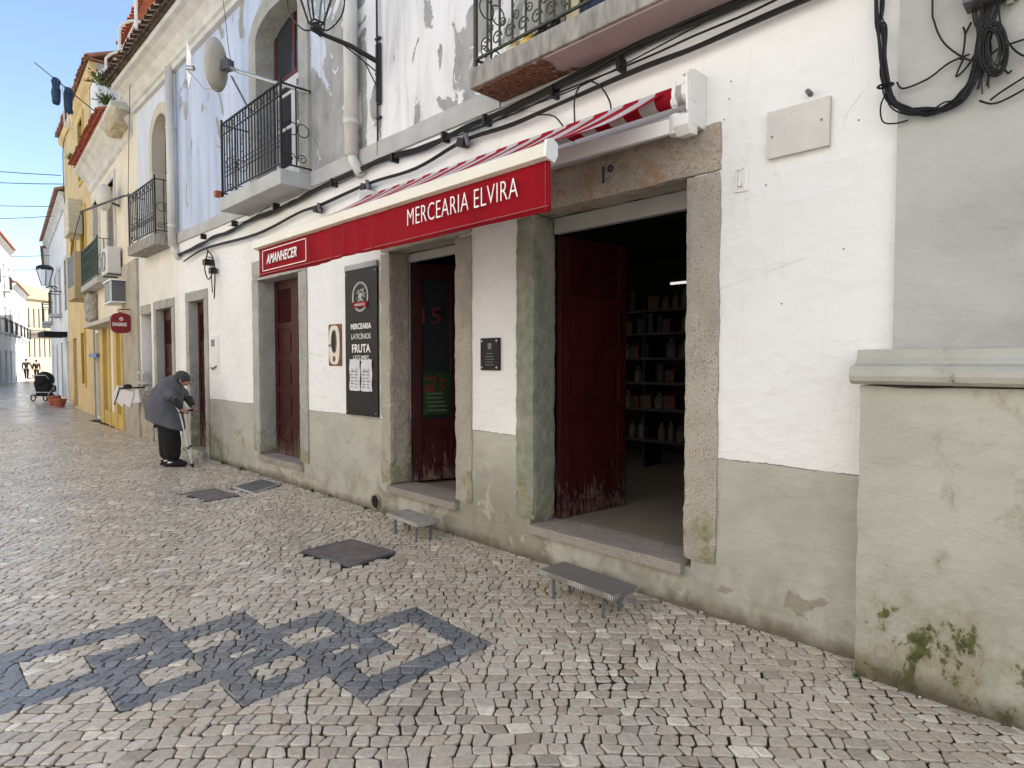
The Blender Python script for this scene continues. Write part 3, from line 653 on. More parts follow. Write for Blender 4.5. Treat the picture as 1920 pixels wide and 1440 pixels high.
# pipes, cornice, roof
def pipe(parent,x,z0,z1,r=.065,y=-.09,mat=PVC,elbow=0):
    a=MB(); pts=[(x,y,z1),(x,y,z0)]
    if elbow: pts=[(x,y,z1),(x,y,z0+.02)]; a.tube([(x,y,z0+.05),(x+.02,y+.01,z0-.03),(x+elbow,y+.04,z0-.20)],r*.72,14)
    a.tube(pts,r,14); o=a.build('downpipe',mat,parent,True)
    z=z0+.35
    while z<z1: c=MB(); c.tube([(x,y,z),(x,y,z+.05)],r+.008,14); c.box(x-.015,x+.015,y,.02,z+.015,z+.035); z+=1.7; c.build('collar',PVC,o)
    return o
pipe(shop,-5.92,3.78,7,.075,elbow=.12)
pipe(shop,-12.0,3.62,6.75,.07,elbow=.18)
m=MB(); m.tube([(-5.52,-.02,6.9),(-5.52,-.02,3.72)],.012,6); 
for z in(6.3,5.6,4.9,4.55,4.1): m.box(-5.55,-5.47,-.03,.0,z,z+.02)
m.build('conduit',IRON,shop)
prof=[(.02,6.70),(-.06,6.70),(-.06,6.78),(-.10,6.80),(-.12,6.86),(-.20,6.98),(-.32,7.06),(-.40,7.08),(-.40,7.18),(.02,7.18)]
m=MB(); m.prism([(a,b_) for a,b_ in prof],-14.6,-4.4,'x'); m.build('cornice',CORN,shop,bevel=.004)
def tiles(parent,x0,x1,y0,z0,depth,mat,pitch=.42,xf=None,step=.21,name='roof'):
    a=MB(xf); n=int((x1-x0)/step)
    for i in range(n):
        xx=x0+step*(i+.5)+random.uniform(-.008,.008); dy=random.uniform(-.02,.02); rr=.088
        for sgn,off in((1,0),(-1,step*.5)):
            pts=[]
            for yy in(y0+dy+(.05 if sgn<0 else 0),y0+depth):
                for k in range(7):
                    t=math.pi*k/6; pts.append((xx+off-rr*math.cos(t),yy,z0+(yy-y0)*pitch+(rr*math.sin(t)*sgn)*.8+(.03 if sgn>0 else .02)))
            for k in range(7):
                pts.append((pts[k][0],pts[k][1],pts[k][2]-.02*1))
            fs=[(k,k+1,k+8,k+7) for k in range(6)]+[(k,k+14,k+15,k+1) for k in range(6)]
            a.add(pts,fs)
    a.box(x0,x1,y0+.12,y0+depth,z0-.02,z0+.0)
    return a.build(name,mat,parent)
tiles(shop,-14.8,-4.4,-.56,7.22,1.6,TILEO,name='roof')
m=MB(); m.box(-14.4,-.83,.3,5.5,6.8,6.9); m.box(-14.4,-.83,5.4,5.5,0,6.8); m.box(-.84,-.83+.01,.3,5.4,3.1,6.8); m.build('roof_slab',WHITEF,shop)
# small wall details
m=MB(); m.rough(-1.485,-1.15,-.035,.0,2.755,3.02,.05,.002); plq=m.build('wall_plaque',simple('limestone_plaque',(.60,.58,.53),.7,.08,6,.002,50)); tag(plq,'blank pale stone plaque high on the white wall right of the awning','plaque')
m=MB()
for px,pz in((-1.455,2.875),): m.tube([(px,-.037,pz),(px,-.042,pz)],.006,8)
m.build('screw_hole',GREYT,plq); m=MB(); m.tube([(-1.19,-.037,2.90),(-1.19,-.042,2.90)],.006,8)
m.build('screw_hole',GREYT,plq)
m=MB(); m.tube([(-1.26,-.0,3.065),(-1.26,-.05,3.068)],.014,8); m.tube([(-1.26,-.05,3.068),(-1.26,-.052,3.068)],.008,8); o=m.build('wall_hook',DGREY); tag(o,'small dark hook stub in the wall just above the stone plaque','hook')
t=thing('wall_socket','small broken white fitting on the wall below the stone plaque','wall fitting',(-1.64,0,2.67))
m=MB(); m.box(-1.685,-1.60,-.012,.0,2.61,2.745); m.build('back_plate',WMETAL,t,bevel=.002)
m=MB(); m.box(-1.665,-1.66,-.03,-.012,2.63,2.74); m.box(-1.628,-1.623,-.03,-.012,2.63,2.74); m.box(-1.665,-1.623,-.03,-.025,2.735,2.74); m.tube([(-1.645,-.012,2.65),(-1.645,-.03,2.65)],.012,8); m.build('clip',WMETAL,t)
m=MB()
for px,pz in((-1.72,3.28),(-1.73,3.18),(-1.76,3.065),(-1.02,2.86),(-1.5,2.62),(-1.08,2.2),(-1.4,1.93),(-2.35,3.18),(-4.8,3.1)): m=MB(); m.tube([(px,-.003,pz),(px+.002,.0,pz)],.0055,7); m.build('plug_hole',GREYT,shop)
# house number painted on the lintel
text('house_number','1º',.155,(-2.675,-.030,2.862),(1,0,0),(0,0,1),simple('faded_blue_ink',(.05,.05,.075),.9,.4,40),shop,sx=.9,bold=.004)
m=MB(); m.box(-2.632,-2.578,-.031,-.0285,2.878,2.888); m.build('house_number',GREYT,shop)
# drain hole at the base
m=MB(); m.tube([(-5.63,-.012,.10),(-5.63,.0,.10)],.075,16); dh=m.build('vent_hole',BLACKC,shop)
m=MB(); m.ring((-5.63,-.012,.10),(1,0,0),(0,0,1),.08,.010,18); m.build('rim',GRANM,dh)
# ---------------------------------------------------------------- awning
aw=thing('awning','long red shop awning with white lettering, folding arms and white bar over the doors','awning',(-3.8,-.1,3.2))
YF=-1.25
# valance with slight folds
nx=150; nz=8; X0,X1=-5.53,-2.05
vs=[];fs=[]
for k in range(nz+1):
    for i in range(nx+1):
        u=i/nx; v=k/nz; xx=X0+(X1-X0)*u
        pl_=1 if .27<u<.60 else .12; fold=(.016*abs(math.sin(u*58))**.6-.01+.008*math.sin(u*23+1))*(.35+.65*v)*pl_
        vs.append((xx,YF-.012+fold+.012*v*math.sin(u*9),2.605-.25*v+.004*math.sin(u*17)*v))
for k in range(nz):
    for i in range(nx):
        a=k*(nx+1)+i; fs.append((a,a+nx+1,a+nx+2,a+1))
m=MB(); m.add(vs,fs); val=m.build('valance',CLOTH,aw,True); so_=val.modifiers.new('solid','SOLIDIFY'); so_.thickness=.003
m=MB(); m.box(X0+.004,X1-.004,YF-.020,YF-.016,2.374,2.380); m.box(X1-.03,X1-.026,YF-.016,YF-.0145,2.36,2.60); m.build('hem',SIGNR,val)
text('lettering','MERCEARIA ELVIRA',.155,(-3.245,YF-.030,2.455),(1,0,0),(0,0,1),LETTER,val,sx=.70,space=1.06,bold=-.0022)
text('lettering','AMANHECER',.115,(-5.335,YF-.030,2.452),(1,0,0),(0,0,1),LETTER,val,sx=.80,bold=.0015,shear=.28,space=1.06)
m=MB(); bx0,bx1,bz0,bz1=-5.42,-4.60,2.395,2.575
for a in((bx0,bx1,bz0,bz0+.006),(bx0,bx1,bz1-.006,bz1),(bx0,bx0+.008,bz0,bz1),(bx1-.008,bx1,bz0,bz1)): m.box(a[0],a[1],YF-.031,YF-.029,a[2],a[3])
m.build('logo_border',LETTER,val)
m=MB(); m.prism([(YF-.045,2.615),(YF+.01,2.60),(YF+.03,2.63),(YF+.03,2.68),(YF-.005,2.70),(YF-.035,2.685)],-5.56,-2.06,'x'); m.build('front_bar',CREAM,aw,bevel=.004)
for xx in(-5.575,-2.06):
    m=MB(); m.prism([(YF-.055,2.61),(YF+.015,2.59),(YF+.04,2.63),(YF+.04,2.69),(YF-.005,2.712),(YF-.045,2.695)],xx,xx+.018,'x')
    m.build('bar_end_cap',WMETAL,aw,bevel=.003)
# canopy cloth
ns=24; m=MB(); vs=[];fs=[]
for k in range(ns+1):
    v=k/ns
    for i in range(61):
        u=i/60; xx=-5.5+3.45*u; yy=-.15+(YF+.0+.15)*v; zz=3.285+(2.70-3.285)*v-.035*math.sin(math.pi*v)+.006*math.sin(u*50)*math.sin(math.pi*v)
        vs.append((xx,yy,zz))
for k in range(ns):
    for i in range(60):
        a=k*61+i; fs.append((a,a+61,a+62,a+1))
m.add(vs,fs); cl=m.build('canopy_cloth',STRIPE,aw,True); q=cl.modifiers.new('solid','SOLIDIFY'); q.thickness=.002
m=MB(); m.tube([(-5.55,-.15,3.23),(-1.93,-.15,3.23)],.058,20); m.build('roller',STRIPE,aw,True)
m=MB(); m.box(-5.55,-1.95,-.14,-.085,3.075,3.13); m.build('torsion_bar',WMETAL,aw,bevel=.004)
def arm(xa,xe,xf_):
    o=MB(); p0=Vector((xa,-.16,3.05)); p1=Vector((xe,-.62,2.90)); p2=Vector((xf_,YF+.03,2.655))
    for p,q_,h_ in((p0,p1,.045),(p1,p2,.036)):
        d=(q_-p); L_=d.length; rt=d.to_track_quat('X','Z').to_matrix().to_4x4()
        o.box(0,L_,-.018,.018,-h_,h_,Matrix.Translation(p)@rt)
    o.tube([p1-Vector((0,0,.06)),p1+Vector((0,0,.06))],.04,12); o.tube([p0-Vector((0,0,.06)),p0+Vector((0,0,.06))],.045,12)
    return o.build('folding_arm',WMETAL,aw,bevel=.004)
arm(-1.99,-3.15,-2.35); arm(-5.45,-4.3,-5.2)
for xx in(-1.96,-5.62):
    m=MB(); m.prism([(0,3.36),(-.20,3.345),(-.24,3.30),(-.23,3.10),(-.17,3.03),(0,3.03)],xx+.07,xx+.085,'x')
    m.box(xx+.0,xx+.085,-.16,-.001,3.345,3.36); m.box(xx+.0,xx+.08,-.02,-.001,3.03,3.36)
    m.tube([(xx+.03,-.15,3.23),(xx+.09,-.15,3.23)],.07,16); m.prism([(-.10,3.10),(-.21,3.09),(-.22,3.02),(-.18,2.97),(-.10,2.98)],xx-.02,xx+.08,'x')
    m.build('wall_bracket',WMETAL,aw,bevel=.005)

m=MB(); m.tube([(-1.965,-.23,3.28),(-1.965,-.245,3.20),(-1.96,-.235,3.14)],.012,8); m.ring((-1.965,-.235,3.155),(0,1,0),(0,0,1),.028,.008,14); m.build('crank_eye',WMETAL,aw)
# ---------------------------------------------------------------- signs on the ground-floor wall
t=thing('grocery_sign','tall black sign panel with round fruit emblem, FRUTA lettering and two paper sheets','sign',(-5.86,-.03,1.8))
m=MB(); m.box(-6.19,-5.545,-.03,-.012,1.01,2.60); m.build('panel',BLACKP,t,bevel=.002)
m=MB(); m.box(-6.19,-5.545,-.036,-.010,2.602,2.66); m.build('top_rail',simple('grey_rail',(.35,.36,.38),.5),t,bevel=.002)
m=MB()
for a,c in((-6.16,1.05),(-5.575,1.05),(-6.16,2.56),(-5.575,2.56)): m.tube([(a,-.030,c),(a,-.036,c)],.008,8)
m.build('screw',ALU,t)
cx,cz=-5.865,2.30
m=MB(); m.ring((cx,-.034,cz),(1,0,0),(0,0,1),.155,.0055,36); m.ring((cx,-.034,cz),(1,0,0),(0,0,1),.138,.002,30)
rr=random.Random(5)
for i in range(46):
    a=rr.uniform(0,6.28); q_=rr.uniform(0,.105); ca=rr.uniform(0,3.1)
    c_=(cx+q_*math.cos(a),-.033,cz+.02+q_*.75*math.sin(a)); 
    m.ring(c_,(math.cos(ca),0,math.sin(ca)),(-math.sin(ca)*.6,0,math.cos(ca)*.6),rr.uniform(.012,.03),.0018,8,0,rr.uniform(2.5,5.5),4)
m.build('emblem',LETTER,t)
m=MB(); m.prism([(cx-.145,cz-.115),(cx+.145,cz-.115),(cx+.15,cz-.055),(cx-.15,cz-.055)],-.040,-.034); rb=m.build('ribbon',CLOTH,t)
text('lettering','AMANHECER',.042,(cx,-.043,cz-.100),(1,0,0),(0,0,1),LETTER,rb,sx=.85,align='CENTER')
for s_,sz,zz,sx,bo in(('MERCEARIA',.082,1.955,.95,.0025),('LATICÍNIOS',.082,1.845,.92,0),('FRUTA',.125,1.700,.98,.003),('LEGUMES',.082,1.610,.95,0)):
    text('lettering',s_,sz,(cx-.0,-.032,zz),(1,0,0),(0,0,1),LETTER,t,sx=sx,bold=bo,align='CENTER')
for i,(a,lab) in enumerate(((-6.095,'left of the two white price sheets taped on the black sign'),(-5.855,'right of the two white price sheets taped on the black sign'))):
    p=thing('paper_sheet',lab,'paper',(a+.1,-.034,1.4),'price sheets on the black sign')
    m=MB(); n=10
    pts=[];ff=[]
    for k in range(n+1):
        for j in range(6):
            pts.append((a+.215*j/5+rr.uniform(-.002,.002),-.034-.004*math.sin(k*1.1+j)-.003*abs(j-2.5)/2.5,1.28+.345*k/n+rr.uniform(-.004,.004)*(k in(0,n))))
    for k in range(n):
        for j in range(5): ff.append((k*6+j,k*6+j+1,k*6+j+7,k*6+j+6))
    m.add(pts,ff); m.build('sheet',PAPER,p)
    m=MB()
    m.ring((a+.108,-.0425,1.54),(1,0,0),(0,0,1),.05,.003,14,math.pi*1.1,math.pi*1.9)
    for k in range(6):
        for j in range(2):
            m.box(a+.03+.085*j,a+.03+.085*j+rr.uniform(.04,.07),-.0435,-.042,1.315+.034*k,1.315+.034*k+rr.uniform(.006,.016))
    m.build('print',GREYT,p)
# mail slot
t=thing('mail_slot','white rust-edged letter plate with dark oval slot left of the black sign','letterbox',(-6.45,0,1.78))
m=MB(); m.box(-6.60,-6.315,-.018,.0,1.55,2.03); m.build('rusty_edge',RUST,t,bevel=.01)
def oval(cx,cz,rx,rz,n=24): return [(cx+rx*math.copysign(abs(math.cos(i*2*math.pi/n))**.55,math.cos(i*2*math.pi/n)),cz+rz*math.copysign(abs(math.sin(i*2*math.pi/n))**.8,math.sin(i*2*math.pi/n))) for i in range(n)]
m=MB(); m.prism(oval(-6.457,1.79,.122,.225),-.024,-.017); m.build('plate',simple('cream_enamel',(.70,.66,.56),.4,.08,6),t)
m=MB(); m.prism(oval(-6.455,1.83,.052,.13),-.027,-.0235); m.build('slot',BLACKP,t)
m=MB(); m.ring((-6.455,-.027,1.83),(1,0,0),(0,0,2.4),.054,.006,20); m.tube([(-6.51,-.03,1.79),(-6.535,-.05,1.79),(-6.51,-.05,1.77)],.008,6); m.build('rim',DGREY,t)
m=MB(); m.prism([(-6.48,1.60),(-6.44,1.60),(-6.42,1.63),(-6.44,1.66),(-6.475,1.665),(-6.49,1.63)],-.0265,-.0235); m.build('rust_patch',RUST,t)
# black plaque
t=thing('wall_plaque','small black glossy plaque with corner studs between the middle and big doors','plaque',(-3.83,0,1.67))
m=MB(); m.box(-3.945,-3.71,-.022,-.004,1.525,1.80); m.build('plate',BLACKP,t,bevel=.003)
m=MB()
for a in(-3.92,-3.735):
    for c in(1.55,1.775): m.tube([(a,-.022,c),(a,-.032,c)],.009,8)
m.build('stud',ALU,t)
m=MB()
for k,(wd,hh) in enumerate(((.07,.006),(.10,.004),(.12,.004),(.09,.004),(.11,.004))): m.box(-3.828-wd/2,-3.828+wd/2,-.0235,-.0215,1.665-.024*k,1.665-.024*k+hh)
m.box(-3.85,-3.806,-.0235,-.0215,1.705,1.755); m.build('engraving',GREYT,t)
# metal foot steps
def stool(name,label,c,lx,ly,h,rot,mat):
    xf=Matrix.Translation((c[0],c[1],0))@Matrix.Rotation(rot,4,'Z'); t=thing(name,label,'step',(c[0],c[1],0),'metal steps below the shop doors')
    m=MB(xf); m.box(-lx/2,lx/2,-ly/2,ly/2,h-.012,h); m.box(-lx/2,lx/2,-ly/2,-ly/2+.006,h-.036,h-.012); m.box(-lx/2,lx/2,ly/2-.006,ly/2,h-.036,h-.012); m.box(-lx/2,-lx/2+.006,-ly/2,ly/2,h-.036,h-.012); m.box(lx/2-.006,lx/2,-ly/2,ly/2,h-.036,h-.012); m.build('tread',mat,t,bevel=.003)
    for a,b_ in((-.36,-.3),(.33,-.3),(-.36,.34),(.33,.34)):
        q_=MB(xf); q_.tube([(a*lx,b_*ly,h-.012),(a*lx*.97,b_*ly,-.01)],.012,10); q_.build('leg',DGREY,t)
    return t
stool('door_step','chequer-plate steel step standing below the big open doorway',(-2.47,-.42),.64,.25,.185,R(-3),STEPM)
stool('door_step','plain grey metal step standing below the middle doorway',(-4.59,-.28),.52,.24,.185,R(-3),simple('grey_worn_steel',(.36,.345,.32),.6,.25,7,.001,60,.4,.2))
# inside the middle door
text('neon_number','15',.25,(-5.268,.272,2.0),(math.cos(R(69)),math.sin(R(69)),0),(0,0,1),simple('dull_red_tube',(.09,.02,.018),.4),lf,bold=.001,sx=1.15)
m=MB(Matrix.Translation((-5.31,.25,.33))@Matrix.Rotation(R(69),4,'Z')); m.box(.11,.42,-.008,-.005,.70,1.16); pt=tag(m.build('poster',GRN),'green and red poster stuck on the glass of the middle door','poster')
m=MB(Matrix.Translation((-5.31,.25,.33))@Matrix.Rotation(R(69),4,'Z'))
for i in range(26): 
    a=rr.uniform(.13,.38);c=rr.uniform(.95,1.13); m.sphere((a,-.009,c),.02,.003,.014,n=7,m=5)
m.build('fruit_print',REDP,pt)
m=MB(Matrix.Translation((-5.31,.25,.33))@Matrix.Rotation(R(69),4,'Z'))
for k in range(5): m.box(.15,.15+rr.uniform(.15,.23),-.0095,-.008,.74+.045*k,.755+.045*k)
m.build('text_print',simple('dull_print',(.10,.12,.08),.6),pt)
# shelves and goods
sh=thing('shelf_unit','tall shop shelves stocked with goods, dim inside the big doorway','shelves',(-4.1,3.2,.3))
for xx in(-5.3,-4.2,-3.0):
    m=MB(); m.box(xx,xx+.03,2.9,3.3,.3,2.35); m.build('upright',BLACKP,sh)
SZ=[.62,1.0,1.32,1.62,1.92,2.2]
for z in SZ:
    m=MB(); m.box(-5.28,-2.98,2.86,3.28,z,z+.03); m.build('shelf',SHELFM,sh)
gc=[simple('packet_%s'%n,V(c,.16),.5,.2,9,0) for n,c in(('red',(.35,.05,.04)),('cream',(.5,.42,.28)),('blue',(.08,.10,.22)),('ochre',(.40,.25,.07)),('white',(.5,.5,.48)),('brown',(.16,.09,.05)))]  # packet colours scaled down, indoor shade put into them
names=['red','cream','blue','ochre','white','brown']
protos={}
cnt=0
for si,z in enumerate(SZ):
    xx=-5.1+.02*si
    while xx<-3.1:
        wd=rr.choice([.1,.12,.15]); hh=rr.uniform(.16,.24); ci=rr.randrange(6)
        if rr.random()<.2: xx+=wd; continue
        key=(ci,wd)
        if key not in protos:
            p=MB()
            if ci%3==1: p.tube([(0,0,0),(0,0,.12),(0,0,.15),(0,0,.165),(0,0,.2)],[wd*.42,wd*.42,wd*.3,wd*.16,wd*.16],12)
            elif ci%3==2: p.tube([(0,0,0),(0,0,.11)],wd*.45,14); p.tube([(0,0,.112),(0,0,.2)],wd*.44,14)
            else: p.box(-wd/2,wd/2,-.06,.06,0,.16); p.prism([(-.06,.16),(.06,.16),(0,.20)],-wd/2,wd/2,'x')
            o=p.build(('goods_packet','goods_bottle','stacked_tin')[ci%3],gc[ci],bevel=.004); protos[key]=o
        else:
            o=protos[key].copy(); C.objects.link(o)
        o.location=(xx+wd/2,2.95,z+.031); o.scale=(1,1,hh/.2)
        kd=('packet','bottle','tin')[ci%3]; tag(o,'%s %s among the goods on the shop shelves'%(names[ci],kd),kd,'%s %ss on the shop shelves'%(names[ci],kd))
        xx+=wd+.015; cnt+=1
lt=thing('ceiling_lamp','short lit fluorescent tube glimpsed inside the big doorway','lamp',(-3.2,2.6,2.48))
em=NB('lit_tube'); em.b.inputs['Emission Color'].default_value=(1,.97,.9,1); em.b.inputs['Emission Strength'].default_value=.35; em=em.m
m=MB(); m.tube([(-3.62,2.55,2.47),(-3.2,2.55,2.47)],.014,8); m.build('tube',em,lt)
m=MB(); m.box(-3.64,-3.18,2.53,2.57,2.485,2.52); m.build('housing',INTER,lt)
# ---------------------------------------------------------------- right-hand building
rb_=thing('sage_house','sage green rendered house with rounded plinth moulding and moss at its foot','building',(2,0,0))
wall('upper_wall',RENDER,rb_,-.83,9,1.66,6.9,-.05,.3,[])
m=MB(); m.rough(-.95,9,-.16,.3,-.1,1.485,.10,.010,5); m.build('plinth',SAGE,rb_)
mp=[(.3,1.487),(-.16,1.487),(-.20,1.49),(-.225,1.505),(-.235,1.53),(-.228,1.558),(-.205,1.578),(-.17,1.585),(-.13,1.588),(-.13,1.60),(-.11,1.615),(-.10,1.66),(.3,1.66)]
m=MB(); m.prism(mp,-.975,9,'x'); m.build('plinth_moulding',SAGE,rb_,bevel=.004)
m=MB(); m.box(-.82,9,.3,6,6.8,6.9); m.box(-.82,9,5.9,6,0,6.8); m.box(8.9,9,.3,5.9,0,6.8); m.build('roof_slab',WHITEF,rb_)
# ---------------------------------------------------------------- cables
def smooth(pts,k=6):
    P=[Vector(p) for p in pts]; out=[]
    for i in range(len(P)-1):
        p0=P[max(i-1,0)];p1=P[i];p2=P[i+1];p3=P[min(i+2,len(P)-1)]
        for j in range(k):
            t=j/k; out.append(.5*((2*p1)+(p2-p0)*t+(2*p0-5*p1+4*p2-p3)*t*t+(3*p1-3*p2+p3-p0)*t**3))
    out.append(P[-1]); return out
def cab(mb,pts,r,jit=0,sd=0,off=(0,0,0)):
    r2=random.Random(sd); q=[Vector(p)+Vector(off)+Vector((r2.uniform(-jit,jit),r2.uniform(-jit,0)*.8,r2.uniform(-jit,jit))) for p in pts]
    mb.tube(smooth(q),r,6)
A=[(-11.81,3.47),(-10.13,3.54),(-8.69,3.56),(-6.89,3.61),(-5.98,3.64),(-5.36,3.64),(-4.65,3.60),(-4.12,3.62),(-3.53,3.63),(-2.78,3.67),(-2.29,3.70),(-1.95,3.69),(-1.5,3.68),(-.9,3.66)]
m=MB()
A2=[]
for (a,z),(a2,z2) in zip(A,A[1:]):
    n_=max(1,int((a2-a)/.55)); A2+=[(a+(a2-a)*i/n_,z+(z2-z)*i/n_-.02*math.sin(math.pi*i/n_)) for i in range(n_)]
A2.append(A[-1])
for s_ in range(9): cab(m,[(a,-.045,z) for a,z in A2],[.011,.009,.013,.006,.005][s_%5],.026,s_)
for s_,(a,b__) in enumerate(((-4.6,-3.0),(-3.8,-1.9),(-6.9,-5.2),(-9.5,-8.0),(-4.1,-3.3))): cab(m,[(a,-.05,3.62),(a+(b__-a)*.35,-.08,3.55+.01*s_),(a+(b__-a)*.6,-.07,3.57),(b__,-.05,3.66)],.005,.01,50+s_)
for a in(-10.6,-9.3,-7.9,-6.4,-5.2,-4.4,-3.85,-3.1,-2.5): m.box(a,a+.03,-.085,-.0,3.575,3.66)
o=m.build('cable_bundle',RUBBER); tag(o,'thick bundle of black cables running under the first-floor balconies','cable')
B=[(-11.5,3.32),(-10.46,3.40),(-8.49,3.34),(-7.22,3.42),(-6.68,3.41),(-5.65,3.45),(-4.81,3.43),(-4.11,3.51),(-3.52,3.49),(-3.02,3.51),(-2.32,3.53),(-1.94,3.53),(-1.6,3.54),(-1.3,3.55),(-.9,3.56)]
m=MB(); 
cab(m,[(a,-.06,z) for a,z in B],.013,.003,1); cab(m,[(a,-.06,z) for a,z in B],.011,.008,2,(0,0,.011))
cab(m,[(a,-.06,z+.07) for a,z in B[7:]],.007,.012,5)
o=m.build('service_cable',RUBBER); tag(o,'twisted pair of black cables strung along the wall above the awning','cable')
m=MB(); cab(m,[(-3.3,-.07,3.50),(-3.05,-.08,3.42),(-2.88,-.08,3.20),(-2.86,-.08,3.30),(-2.85,-.09,3.50),(-2.76,-.09,3.58),(-2.64,-.08,3.52),(-2.55,-.08,3.38),(-2.54,-.08,3.27)],.006,0,0)
o=m.build('loose_cable',RUBBER); tag(o,'thin cable looping down from the wall cables above the awning','cable')
m=MB(); 
cab(m,[(-10.46,-.06,3.40),(-10.29,-.09,3.36),(-10.02,-.1,3.2),(-9.94,-.1,2.98),(-10.05,-.08,2.58)],.010); cab(m,[(-10.3,-.07,3.36),(-10.38,-.1,3.1),(-10.25,-.1,2.9),(-10.12,-.09,2.95),(-10.06,-.08,3.18),(-10.3,-.08,3.25)],.010); cab(m,[(-10.2,-.07,3.2),(-10.12,-.09,2.9),(-10.15,-.07,2.68)],.008); m.box(-10.42,-10.3,-.12,-.0,3.13,3.22); m.box(-10.16,-10.06,-.12,-.03,2.97,3.06)
o=m.build('hanging_cable',RUBBER); tag(o,'tangle of loose cable ends hanging above the small white meter door','cable')
for (a,z,l) in((-6.72,3.38,'black cable clamp below the downpipe-side corner of the iron balcony'),(-5.68,3.43,'black cable clamp at the foot of the white downpipe'),(-4.11,3.50,'black cable clamp on the wall cable left of the balcony slab')):
    t=thing('cable_clamp',l,'clamp',(a,0,z),'black clamps holding the wall cable')
    m=MB(); m.box(a-.05,a+.05,-.11,-.03,z-.045,z+.03,Matrix.Translation((a,0,z))@Matrix.Rotation(R(15),4,'Y')@Matrix.Translation((-a,0,-z))); m.build('body',RUBBER,t,bevel=.01)
    m=MB(); m.tube([(a,-.0,z+.06),(a,-.06,z+.05),(a,-.07,z)],.010,6); m.tube([(a+.06,-.09,z+.05),(a+.09,-.09,z-.05)],.02,8); m.build('hook',DGREY,t)
# corner bundle + junction box
m=MB(); Bn=[(-.93,-.04,4.2),(-.92,-.05,3.41),(-.90,-.06,3.24),(-.885,-.07,3.03),(-.85,-.08,2.89),(-.78,-.08,2.81),(-.70,-.08,2.785),(-.62,-.08,2.79),(-.56,-.08,2.82),(-.525,-.08,2.90),(-.51,-.08,3.0),(-.50,-.09,3.18)]
for s_ in range(9): cab(m,Bn,random.Random(s_).choice([.004,.006,.008]),.020,s_)
cab(m,[(-.87,-.07,2.95),(-.90,-.07,2.88),(-.89,-.07,2.80),(-.84,-.07,2.775),(-.78,-.07,2.775)],.004)
for zz,xx in((2.97,-.88),): m.ring((xx,-.075,zz),(1,0,0),(0,1,.1),.034,.006,12)
o=m.build('cable_bundle',RUBBER); tag(o,'black cable bundle down the corner of the sage house curving below the junction box','cable')
t=thing('junction_box','dark grey junction box at the top right with tangled cable coil below','junction box',(-.49,-.05,3.25))
m=MB(); m.box(-.56,-.42,-.17,-.05,3.20,3.42); m.build('box',DGREY,t,bevel=.004)
m=MB(); m.box(-.415,-.37,-.12,-.05,3.19,3.24); m.tube([(-.40,-.09,3.19),(-.40,-.09,3.165)],.014,10); m.build('terminal',simple('clear_plastic',(.25,.26,.2),.3),t,bevel=.003)
m=MB(); r5=random.Random(9)
for k in range(16):
    x_=r5.uniform(-.54,-.42); e=(r5.uniform(-.50,-.46),-.1,r5.uniform(2.96,3.02)); cab(m,[(x_,-.1,3.2),(x_+(e[0]-x_)*.3+r5.uniform(-.01,.01),-.1,3.13),e,(r5.uniform(-.52,-.46),-.1,r5.uniform(2.80,2.9))],r5.choice([.003,.004,.005]))
for k in range(15):
    c=(r5.uniform(-.465,-.435),-.10-r5.uniform(0,.03),r5.uniform(2.965,3.0)); m.ring(c,(math.cos(.35),0,math.sin(.35)*.3),(.1,0,1),1,.0,1) if 0 else None
    ra=r5.uniform(.028,.048); rb2=r5.uniform(.085,.12); pts=[]
    for i in range(21):
        a_=i/20*6.28; pts.append((c[0]+ra*math.cos(a_)+.25*rb2*math.sin(a_)*-.35,c[1],c[2]+rb2*math.sin(a_)))
    m.tube(pts,r5.choice([.003,.0035,.0045]),5,False)
for pts in([(-.69,-.08,3.9),(-.69,-.08,3.31),(-.68,-.08,3.2),(-.64,-.08,3.09),(-.56,-.09,2.99),(-.50,-.1,2.95)],[(-.83,-.08,2.97),(-.80,-.08,2.93),(-.70,-.08,2.945),(-.62,-.08,2.99),(-.54,-.09,3.0)],[(-.56,-.08,3.0),(-.59,-.08,2.92),(-.55,-.08,2.95),(-.52,-.08,3.0)],[(-.57,-.07,3.14),(-.56,-.08,3.1),(-.565,-.08,3.02),(-.575,-.08,2.99)],[(-.54,-.07,3.15),(-.56,-.08,3.1)],[(-.44,-.1,3.18),(-.42,-.1,3.05),(-.36,-.08,2.94),(-.25,-.08,2.88)],[(-.47,-.1,2.96),(-.43,-.09,2.99),(-.36,-.08,3.0),(-.2,-.08,3.01)],[(-.50,-.09,2.78),(-.45,-.08,2.755),(-.38,-.08,2.77),(-.25,-.08,2.83)],[(-.46,-.09,2.77),(-.42,-.08,2.80),(-.34,-.08,2.84)],[(-.42,-.1,2.9),(-.40,-.09,2.87),(-.39,-.08,2.88)]):
    cab(m,pts,.0045)
m.build('cable_coil',RUBBER,t)
